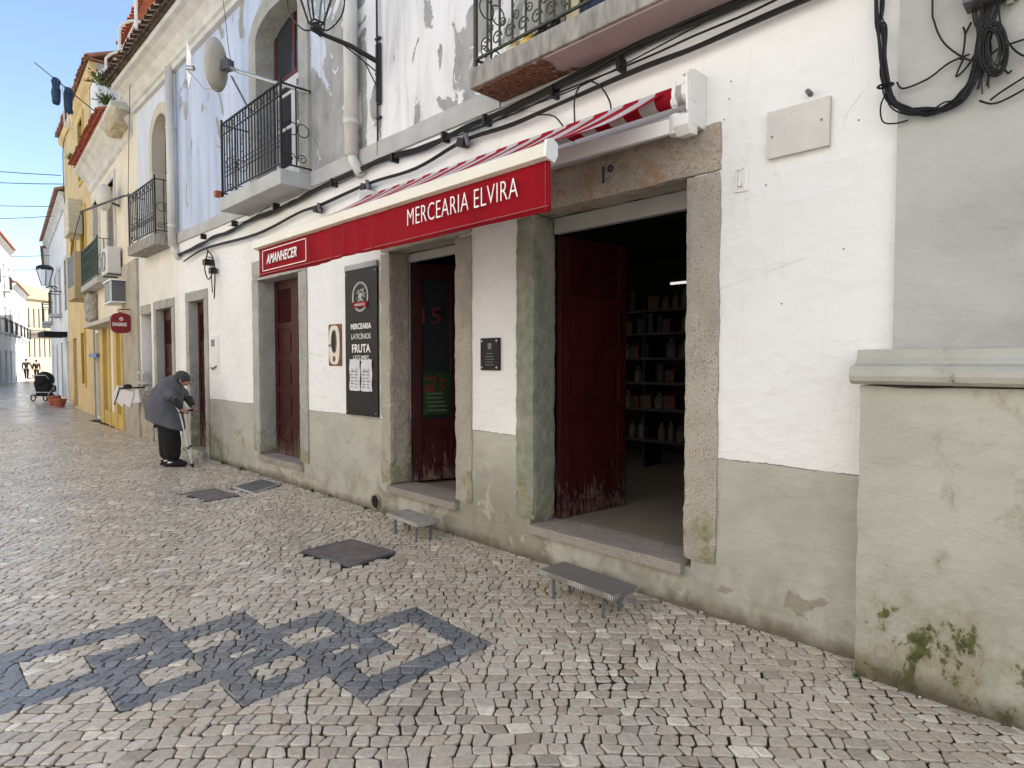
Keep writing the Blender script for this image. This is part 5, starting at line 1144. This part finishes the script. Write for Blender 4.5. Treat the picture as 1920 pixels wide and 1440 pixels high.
# ---------------------------------------------------------------- unseen houses on the camera's side, added and sized to bounce sunlight
YO=-6.8
def opp(label,x0,x1,h,mat):
    t=thing('unseen_opposite_house',label,'building',((x0+x1)/2,YO,0),'unseen houses added across the lane to bounce sunlight')
    n=max(1,int((x1-x0)/2.4)); holes=[]
    for i in range(n):
        c=x0+(x1-x0)*(i+.5)/n; holes.append((c-.5,c+.5,.1,2.4)); z=3.6
        while z+1.9<h: holes.append((c-.5,c+.5,z,z+1.8)); z+=3.1
    xf=Matrix.Translation((x0+x1,2*YO,0))@Matrix.Rotation(math.pi,4,'Z')
    wall('street_wall',mat,t,x0,x1,-.1,h,YO,YO+.3,holes,xf)
    for hh in holes:
        m=MB(xf); m.box(hh[0],hh[1],YO+.18,YO+.22,hh[2],hh[3]); m.build('door' if hh[2]<1 else 'window',GREYW,t)
    m=MB(xf); m.box(x0,x1,YO+.301,0,h-.1,h); m.box(x0,x0+.1,YO+.3,0,-.1,h-.11); m.box(x1-.1,x1,YO+.3,0,-.1,h-.11); m.box(x0+.1,x1-.1,-.1,0,-.1,h-.11); m.build('roof_slab',mat,t)
opp('unseen low white house behind the camera',-4,9,8.6,WHITEF)
opp('unseen white house across the lane from the grocery',-12.5,-4.02,8.9,WHITEF)
opp('unseen low cream house across the lane towards the bend',-20.5,-12.52,8.2,CREAMF)
opp('unseen cream house across the lane near the bend',-29,-20.52,8.5,WHITEF)
opp('unseen far house across the lane',-38,-29.02,7.5,WHITEF)
opp('unseen wide white house across the lane to the right',9.02,19.5,7.5,WHITEF)
# far lantern
def farlantern():
    x,y,z=-34,1.12,4.95; t=thing('street_lantern','far street lantern on a scrolled bracket past the ochre house','street lamp',(x,1.5,z))
    a=MB(); a.tube(smooth([(x,y+.6,z-.9),(x,y+.45,z-.1),(x,y+.2,z+.0),(x,y,z-.1)]),.025,6); a.tube([(x,y+.6,z-.3),(x,y+.2,z-.02)],.02,6); a.build('bracket',IRON,t)
    g=MB(); K=8
    for (r0,z0,r1,z1) in((.12,z-.0,.30,z+.75),): g.add([(x+r0*math.cos(k*6.283/K),y+r0*math.sin(k*6.283/K),z0) for k in range(K)]+[(x+r1*math.cos(k*6.283/K),y+r1*math.sin(k*6.283/K),z1) for k in range(K)],[(k,(k+1)%K,(k+1)%K+K,k+K) for k in range(K)])
    g.build('globe',simple('frosted_glass',(.75,.8,.85),.3,.03),t)
    c=MB(); c.sphere((x,y,z+.78),.33,.33,.16,n=12,m=6); 
    for k in range(4): c.tube([(x+.13*math.cos(k*1.57),y+.13*math.sin(k*1.57),z),(x+.31*math.cos(k*1.57),y+.31*math.sin(k*1.57),z+.75)],.018,5)
    c.build('cap',IRON,t)
farlantern()
# wires over the street
def wire(label,a,b_,sag):
    A_=Vector(a);B_=Vector(b_); m=MB(); m.tube([A_.lerp(B_,i/14)-Vector((0,0,sag*4*(i/14)*(1-i/14))) for i in range(15)],.014,5); o=m.build('overhead_wire',RUBBER); tag(o,label,'wire','wires strung across the street')
wire('highest wire crossing the sky left of the ochre house',(-45,-6.7,11.9),(-26.5,.6,8.1),.2)
wire('second wire from the top crossing the sky',(-44,-6.7,11.1),(-26.0,.6,7.7),.3)
wire('third wire down crossing the sky, thin and slack',(-52,-6.7,11.4),(-30,.9,7.7),.3)
wire('fourth wire down crossing the sky, nearly level',(-56,-6.7,11.4),(-31,1.0,7.5),.5)
wire('wire crossing the sky just above the far lantern',(-60,-2.5,9.5),(-36,1.6,6.6),.25)
wire('lowest wire crossing in front of the sunlit facade',(-62,-1.5,9.0),(-38,1.8,6.2),.3)
# ---------------------------------------------------------------- people
def skin(name,J,E_,mat,parent,sub=2,flat=None):
    """J: {name:(pos,rx,ry)}; first is the root"""
    keys=list(J); me=bpy.data.meshes.new(name); me.from_pydata([J[k][0] for k in keys],[(keys.index(a),keys.index(b_)) for a,b_ in E_],[])
    o=bpy.data.objects.new(name,me); C.objects.link(o)
    md=o.modifiers.new('skin','SKIN'); md.use_smooth_shade=True
    if not me.skin_vertices: 
        bm_=bmesh.new(); bm_.from_mesh(me); bm_.verts.layers.skin.verify(); bm_.to_mesh(me); bm_.free()
    for i,k in enumerate(keys):
        sv=me.skin_vertices[0].data[i]; sv.radius=(J[k][1],J[k][2]); sv.use_root=(i==0)
    if sub: sm=o.modifiers.new('sub','SUBSURF'); sm.levels=sub; sm.render_levels=sub
    me.materials.append(mat)
    if parent: adopt(o,parent)
    return o
S2=math.sqrt(.5)
def stooped():
    O=Vector((-10.33,-.62,0))
    def W(u,w_,z): # u image right, w_ towards camera
        return tuple(O+Vector((S2,S2,0))*u+Vector((S2,-S2,0))*w_+Vector((0,0,z)))
    t=thing('person','stooped grey-haired person in a grey coat and black trousers leaning on a crutch','person',tuple(O))
    J={'pelvis':(W(-.17,0,.82),.14,.13),'belly':(W(-.13,0,.98),.15,.14),'chest':(W(-.04,0,1.12),.12,.11),'up':(W(.06,0,1.27),.10,.09),'neck':(W(.115,0,1.315),.055,.055),'head0':(W(.155,0,1.345),.085,.082),'head1':(W(.20,0,1.295),.086,.078),'chin':(W(.225,0,1.225),.046,.05),
       'hl':(W(-.15,.09,.78),.095,.095),'kl':(W(-.02,.10,.44),.065,.065),'al':(W(.0,.10,.09),.045,.042),'tl':(W(.10,.10,.045),.03,.025),
       'hr':(W(-.15,-.09,.78),.095,.095),'kr':(W(-.06,-.10,.44),.065,.065),'ar':(W(-.16,-.08,.09),.045,.042),'tr':(W(-.02,-.08,.045),.04,.03),
       'sl':(W(.0,.15,1.19),.045,.045),'el':(W(.16,.20,1.0),.045,.042),'wl':(W(.24,.15,.86),.03,.026),'pl':(W(.27,.14,.845),.032,.02),
       'sr':(W(.0,-.15,1.19),.045,.045),'er':(W(.14,-.20,1.0),.045,.042),'wr':(W(.24,-.15,.88),.03,.026),'pr':(W(.27,-.14,.865),.032,.02)}
    E_=[('pelvis','belly'),('belly','chest'),('chest','up'),('up','neck'),('neck','head0'),('head0','head1'),('head1','chin')]
    for s_ in 'lr': E_+=[('pelvis','h'+s_),('h'+s_,'k'+s_),('k'+s_,'a'+s_),('a'+s_,'t'+s_),('up','s'+s_),('s'+s_,'e'+s_),('e'+s_,'w'+s_),('w'+s_,'p'+s_)]
    body=skin('body',J,E_,SKINM,t)
    # fingers
    for s_,w_ in(('l',.14),('r',-.14)):
        z0=.845 if s_=='l' else .865
        for k in range(4):
            m=MB(); m.tube([W(.275,w_-.024+.016*k,z0+.008),W(.305,w_-.024+.016*k,z0-.002),W(.31,w_-.024+.016*k,z0-.025),W(.29,w_-.024+.016*k,z0-.038)],[.009,.0085,.008,.006],7); m.build('finger',SKINM,body,True)
        m=MB(); m.tube([W(.26,w_+.03,z0),W(.285,w_+.042,z0-.012),W(.305,w_+.03,z0-.022)],[.010,.009,.007],7); m.build('thumb',SKINM,body,True)
    m=MB(); m.tube([W(.245,0,1.275),W(.288,0,1.250),W(.268,0,1.234)],[.014,.015,.012],8); m.build('nose',SKINM,body,True)
    m=MB(); m.sphere(W(.175,.088,1.305),.022,.012,.03,n=8,m=6); m.sphere(W(.175,-.088,1.305),.022,.012,.03,n=8,m=6); m.build('ear',SKINM,body,True)
    # hair cap
    hx=Matrix.Translation(W(.160,0,1.340))@Matrix.Rotation(R(45),4,'Z')@Matrix.Rotation(R(35),4,'Y')
    m=MB(hx); m.sphere((-.01,0,.012),.118,.102,.100,n=18,m=12); m.sphere((-.045,0,-.045),.06,.07,.05,n=12,m=8); m.build('hair',HAIR,t,True)
    # trousers
    JT={'p':(W(-.13,0,.80),.15,.15),'hl':(W(-.05,.085,.66),.15,.13),'kl':(W(.04,.10,.42),.15,.12),'al':(W(.04,.10,.07),.11,.09),'hr':(W(-.14,-.085,.66),.15,.13),'kr':(W(-.13,-.10,.42),.15,.12),'ar':(W(-.15,-.08,.07),.11,.09)}
    skin('trousers',JT,[('p','hl'),('hl','kl'),('kl','al'),('p','hr'),('hr','kr'),('kr','ar')],BLACKC,t)
    for s_,u0,w_ in(('l',.03,.10),('r',-.13,-.08)):
        m=MB(Matrix.Translation(W(u0+.04,w_,0))@Matrix.Rotation(R(45),4,'Z')); m.sphere((.02,0,.05),.18,.062,.055,n=14,m=8); m.box(-.14,.15,-.05,.05,.004,.03); sh_=m.build('shoe',BLACKC,t,True); 
        m=MB(Matrix.Translation(W(u0+.04,w_,0))@Matrix.Rotation(R(45),4,'Z')); m.box(-.08,-.0,-.055,-.045,.06,.078); m.build('shoe_stripe',LETTER,sh_)
    # coat: rings along the spine
    rings=[(-.115,.655,.31,.25,-24),(-.125,.78,.285,.25,-20),(-.135,.90,.255,.245,-14),(-.11,1.02,.225,.235,0),(-.06,1.14,.195,.225,18),(-.0,1.24,.155,.20,35),(.06,1.31,.095,.125,48),(.10,1.345,.058,.065,52)]
    vs=[];fs=[];K=32
    for ri,(u,z,ru,rw,tilt) in enumerate(rings):
        for i in range(K):
            a_=2*math.pi*i/K; fold=1+.055*math.sin(a_*4+ri*.9)*(1-ri/8)+.03*math.sin(a_*9+ri*1.3)
            du=ru*math.cos(a_)*fold; dw=rw*math.sin(a_)*fold; tt=R(tilt)
            vs.append(W(u+du*math.cos(tt),dw,z+du*math.sin(tt)*(1 if tilt<0 else -1)*(1)))
    for k in range(len(rings)-1):
        for i in range(K): j=(i+1)%K; fs.append((k*K+i,k*K+j,(k+1)*K+j,(k+1)*K+i))
    m=MB(); m.add(vs,fs); c_=m.build('coat',COAT,t,True); q=c_.modifiers.new('s','SOLIDIFY'); q.thickness=.015; q=c_.modifiers.new('u','SUBSURF'); q.levels=1; q.render_levels=1
    for w_ in(.175,-.175):
        s__=skin('sleeve',{'a':(W(.0,w_*.75,1.20),.10,.09),'b':(W(.06,w_*1.0,1.11),.10,.09),'c':(W(.13,w_*1.1,1.03),.085,.08)},[('a','b'),('b','c')],COAT,c_)
        f_=skin('forearm_sleeve',{'a':(W(.11,w_*1.2,1.05),.075,.07),'b':(W(.19,w_*1.05,.95),.058,.055),'c':(W(.235,w_*.88,.875),.042,.04)},[('a','b'),('b','c')],DARKJ,c_)
    def crutch(lab,w_,top,hand,foot):
        k=thing('crutch',lab,'crutch',foot); m=MB(); m.tube([top,hand,foot],.012,8); m.build('shaft',simple('crutch_aluminium',(.62,.60,.56),.35,.05,5,0,30,.5,.3),k)
        m=MB(); h=Vector(hand); m.tube([h,h+Vector(W(.09,0,0))-O],.016,8); m.build('handle',RUBB,k)
        m=MB(); m.tube([Vector(foot)+Vector((0,0,.05)),Vector(foot)+Vector((0,0,.0))],[.017,.024],10); tf=Vector(foot).lerp(Vector(hand),.33); m.tube([tf,tf+Vector((0,0,.03))],.018,8); m.build('rubber_tip',RUBB,k)
        m=MB(); tp=Vector(top); m.ring(tp,Vector((S2,S2,0)),Vector((S2,-S2,0)),.05,.012,12,.6,5.6); m.build('arm_cuff',RUBB,k)
    crutch('light metal crutch held in the near hand of the stooped person',.16,W(.09,.17,1.01),W(.19,.15,.83),W(.355,.12,0))
    crutch('second dark-footed crutch half hidden behind the first one',-.16,W(.08,-.12,1.0),W(.17,-.1,.84),W(.275,-.02,0))
stooped()
def walker(label,x,y,h,face,cloth,step,arms,seed):
    s_=h/1.75; t=thing('person',label,'person',(x,y,0)); f=Vector((math.cos(face),math.sin(face),0)); l=Vector((-f.y,f.x,0)); O=Vector((x,y,0))
    def W(a,b_,z): return tuple(O+(f*a+l*b_+Vector((0,0,z)))*s_)
    al,ar2=arms
    J={'p':(W(0,0,.95),.13,.11),'c':(W(0,0,1.3),.15,.11),'n':(W(.01,0,1.48),.055,.05),'h':(W(.02,0,1.58),.08,.08),'h2':(W(.03,0,1.68),.075,.075)}
    for k,sg,st_,ae in(('l',1,step,al),('r',-1,-step,ar2)):
        J['h'+k+'1']=(W(0,sg*.10,.88),.09,.09); J['k'+k]=(W(st_*.5+.03,sg*.10,.50),.06,.06); J['a'+k]=(W(st_,sg*.10,.09),.04,.04); J['t'+k]=(W(st_+.14,sg*.11,.04),.035,.03)
        J['s'+k]=(W(0,sg*.20,1.40),.06,.06); J['e'+k]=(W(-ae*.5,sg*(.25+ae*.4),1.13),.045,.042); J['w'+k]=(W(.05,sg*(.26+ae*.3),.90+ae*.1),.03,.03); J['f'+k]=(W(.07,sg*(.26+ae*.3),.80+ae*.1),.03,.018)
    E_=[('p','c'),('c','n'),('n','h'),('h','h2')]
    for k in 'lr': E_+=[('p','h'+k+'1'),('h'+k+'1','k'+k),('k'+k,'a'+k),('a'+k,'t'+k),('c','s'+k),('s'+k,'e'+k),('e'+k,'w'+k),('w'+k,'f'+k)]
    skin('body',J,E_,SKINM,t,1)
    skin('jacket',{'a':(W(0,0,.92),.17,.14),'b':(W(0,0,1.2),.17,.14),'c':(W(0,0,1.4),.165,.125),'l':(W(0,.2,1.41),.075,.075),'l2':(W(-al*.5,.25+al*.4,1.13),.06,.06),'l3':(W(.05,.26+al*.3,.93+al*.1),.045,.045),'r':(W(0,-.2,1.41),.075,.075),'r2':(W(-ar2*.5,-.25-ar2*.4,1.13),.06,.06),'r3':(W(.05,-.26-ar2*.3,.93+ar2*.1),.045,.045)},[('a','b'),('b','c'),('c','l'),('l','l2'),('l2','l3'),('c','r'),('r','r2'),('r2','r3')],cloth,t,1)
    skin('trousers',{'p':(W(0,0,.97),.15,.13),'l':(W(0,.1,.85),.11,.11),'lk':(W(step*.5+.03,.1,.5),.08,.08),'la':(W(step,.1,.12),.065,.065),'r':(W(0,-.1,.85),.11,.11),'rk':(W(-step*.5+.03,-.1,.5),.08,.08),'ra':(W(-step,-.1,.12),.065,.065)},[('p','l'),('l','lk'),('lk','la'),('p','r'),('r','rk'),('rk','ra')],BLACKC,t,1)
    m=MB(); m.sphere(W(.01,0,1.66),.095*s_,.095*s_,.10*s_,n=10,m=8); m.build('hair',BLACKC,t,True)
    return t
walker('left of the two far walkers, dark clothes and one elbow out',-66.5,4.15,1.85,R(165),NAVY,.25,(.0,.3),1)
walker('right of the two far walkers, dark clothes, beside a dark bag',-66.0,4.78,1.75,R(170),BLACKC,.30,(-.05,-.05),2)
m=MB(); m.rough(-66.2,-65.85,5.15,5.45,.0,.55,.12,.03); m.tube(smooth([(-66.1,5.3,.55),(-66.1,5.2,.85),(-66.0,5.1,.95)]),.02,5); o=m.build('shoulder_bag',BLACKC,None,True); tag(o,'dark bag standing at the right walker\'s side','bag')
# scooter
t=thing('scooter','dark scooter parked by the far left house','scooter',(-69,3.7,0))
f=Vector((-.35,.94,0)); O=Vector((-66.5,3.05,0))
def SW(a,b_,z): return tuple(O+f*a+Vector((.94,.35,0))*b_+Vector((0,0,z)))
for a in(-.6,.6):
    m=MB(); m.ring(SW(a,0,.25),f,(0,0,1),.20,.06,16,tn=7); wv=m.build('wheel',RUBB,t,True); m=MB(); m.tube([SW(a,-.04,.25),SW(a,.04,.25)],.10,10); m.build('rim',ALU,wv)
m=MB(); m.tube(smooth([SW(-.85,0,.55),SW(-.5,0,.62),SW(-.1,0,.50),SW(.1,0,.3),SW(.4,0,.35),SW(.6,0,.75),SW(.55,0,.95)]),[.08]*6+[.16]*7+[.14]*6+[.12]*6+[.14]*6+[.12]*6,8); m.build('body',BLACKP,t,True)
m=MB(); m.tube(smooth([SW(-.8,0,.78),SW(-.4,0,.82),SW(-.05,0,.74)]),.11,8); m.build('seat',RUBB,t,True)
m=MB(); m.tube([SW(.5,-.33,1.02),SW(.56,0,.98),SW(.5,.33,1.02)],.025,6); m.tube([SW(.5,-.3,1.0),SW(.48,-.32,1.2)],.015,5); m.tube([SW(.56,0,1.0),SW(.6,0,.3)],.03,6); m.build('handlebar',DGREY,t)
# stroller
t=thing('stroller','black hooded baby stroller parked by the ochre house','stroller',(-31.2,.75,0))
O2=Vector((-30.9,.62,0)); fu=Vector((S2,S2,0)); fw=Vector((-S2,S2,0))
def ST(a,b_,z): return tuple(O2+fu*a+fw*b_+Vector((0,0,z)))
for a,b_,r_ in((-.25,-.35,.14),(.25,-.35,.14),(-.22,.4,.11),(.22,.4,.11)):
    m=MB(); m.ring(ST(a,b_,r_+.01),fw,(0,0,1),r_-.02,.025,14); m.build('wheel',RUBB,t)
m=MB()
for a in(-.27,.27): m.tube([ST(a,-.35,.15),ST(a,.1,.6),ST(a,-.35,1.05)],.016,6); m.tube([ST(a,.4,.12),ST(a,.0,.55)],.016,6)
m.tube([ST(-.27,-.35,1.05),ST(.27,-.35,1.05)],.02,6); m.tube([ST(-.27,-.2,.35),ST(.27,-.2,.35)],.016,6); m.build('frame',ALU,t)
m=MB()
m.hexa([ST(-.25,-.25,.38),ST(.25,-.25,.38),ST(-.2,.35,.35),ST(.2,.35,.35),ST(-.30,-.30,.82),ST(.30,-.30,.82),ST(-.26,.25,.62),ST(.26,.25,.62)]); m.build('seat_shell',BLACKC,t,bevel=.05)
m=MB(Matrix.Translation(ST(0,-.05,.86))@Matrix.Rotation(R(45),4,'Z')); m.sphere((0,0,0),.31,.36,.34,n=16,m=10); m.build('hood',BLACKC,t,True)
m=MB(); m.box(-.26,.26,-.02,.26,.0,.16,Matrix.Translation(ST(0,-.2,.2))@Matrix.Rotation(R(45),4,'Z')); m.build('basket',BLACKC,t,bevel=.03)
# terracotta pots and crate
for i,(x_,y_,r_,h_,l) in enumerate(((-26.6,.42,.20,.28,'terracotta pot nearest the camera by the ochre house'),(-27.6,.38,.17,.34,'taller terracotta pot behind the nearest pot by the ochre house'),(-28.6,.55,.20,.30,'terracotta pot closest to the stroller'))):
    m=MB(); m.tube([(x_,y_,0),(x_,y_,h_*.8),(x_,y_,h_*.8),(x_,y_,h_)],[r_*.7,r_,r_*1.12,r_*1.12],14); o=m.build('flower_pot',TERR); tag(o,l,'flower pot','terracotta pots by the ochre house')
    tuft('potted_plant','dry little plant in the %s'%['nearest pot','taller middle pot','pot by the stroller'][i],(x_,y_,h_-.03),.12,14,seed=20+i)
# weeds along the wall foot and grit
for i,(x_,y_,s_,l) in enumerate(((-5.35,-.03,.09,'weed tuft at the wall foot right of the round vent hole'),(-5.8,-.03,.06,'tiny weed at the wall foot left of the round vent hole'),(-4.95,-.10,.08,'weed tuft behind the plain metal step'),(-6.6,-.02,.07,'small weed at the wall foot under the letter plate'),(-7.05,-.02,.08,'weed at the wall foot right of the left red door'),(-.93,-.19,.05,'moss tuft at the corner of the sage plinth'),(-9.2,-.03,.12,'weed clump at the mossy wall foot left of the left red door'),(-9.9,-.04,.10,'weed clump by the doorstep of the far red door'))):
    tuft('weed',l,(x_,y_,-.01),s_,18,'weed',seed=40+i,group='weeds along the wall foot')
m=MB(); r9=random.Random(4)
for i in range(140):
    x_=-r9.uniform(1,10.5); y_=-abs(r9.gauss(0,.10))-.005; q=r9.uniform(.006,.016); m.sphere((x_,y_,q*.4),q,q*.8,q*.5,n=6,m=4)
o=m.build('grit',simple('pale_grit',(.42,.38,.32),.9,.3,30)); tag(o,'loose grit and crumbs gathered along the wall foot','grit',kind='stuff')
print('goods',cnt,'objects',len(bpy.data.objects))
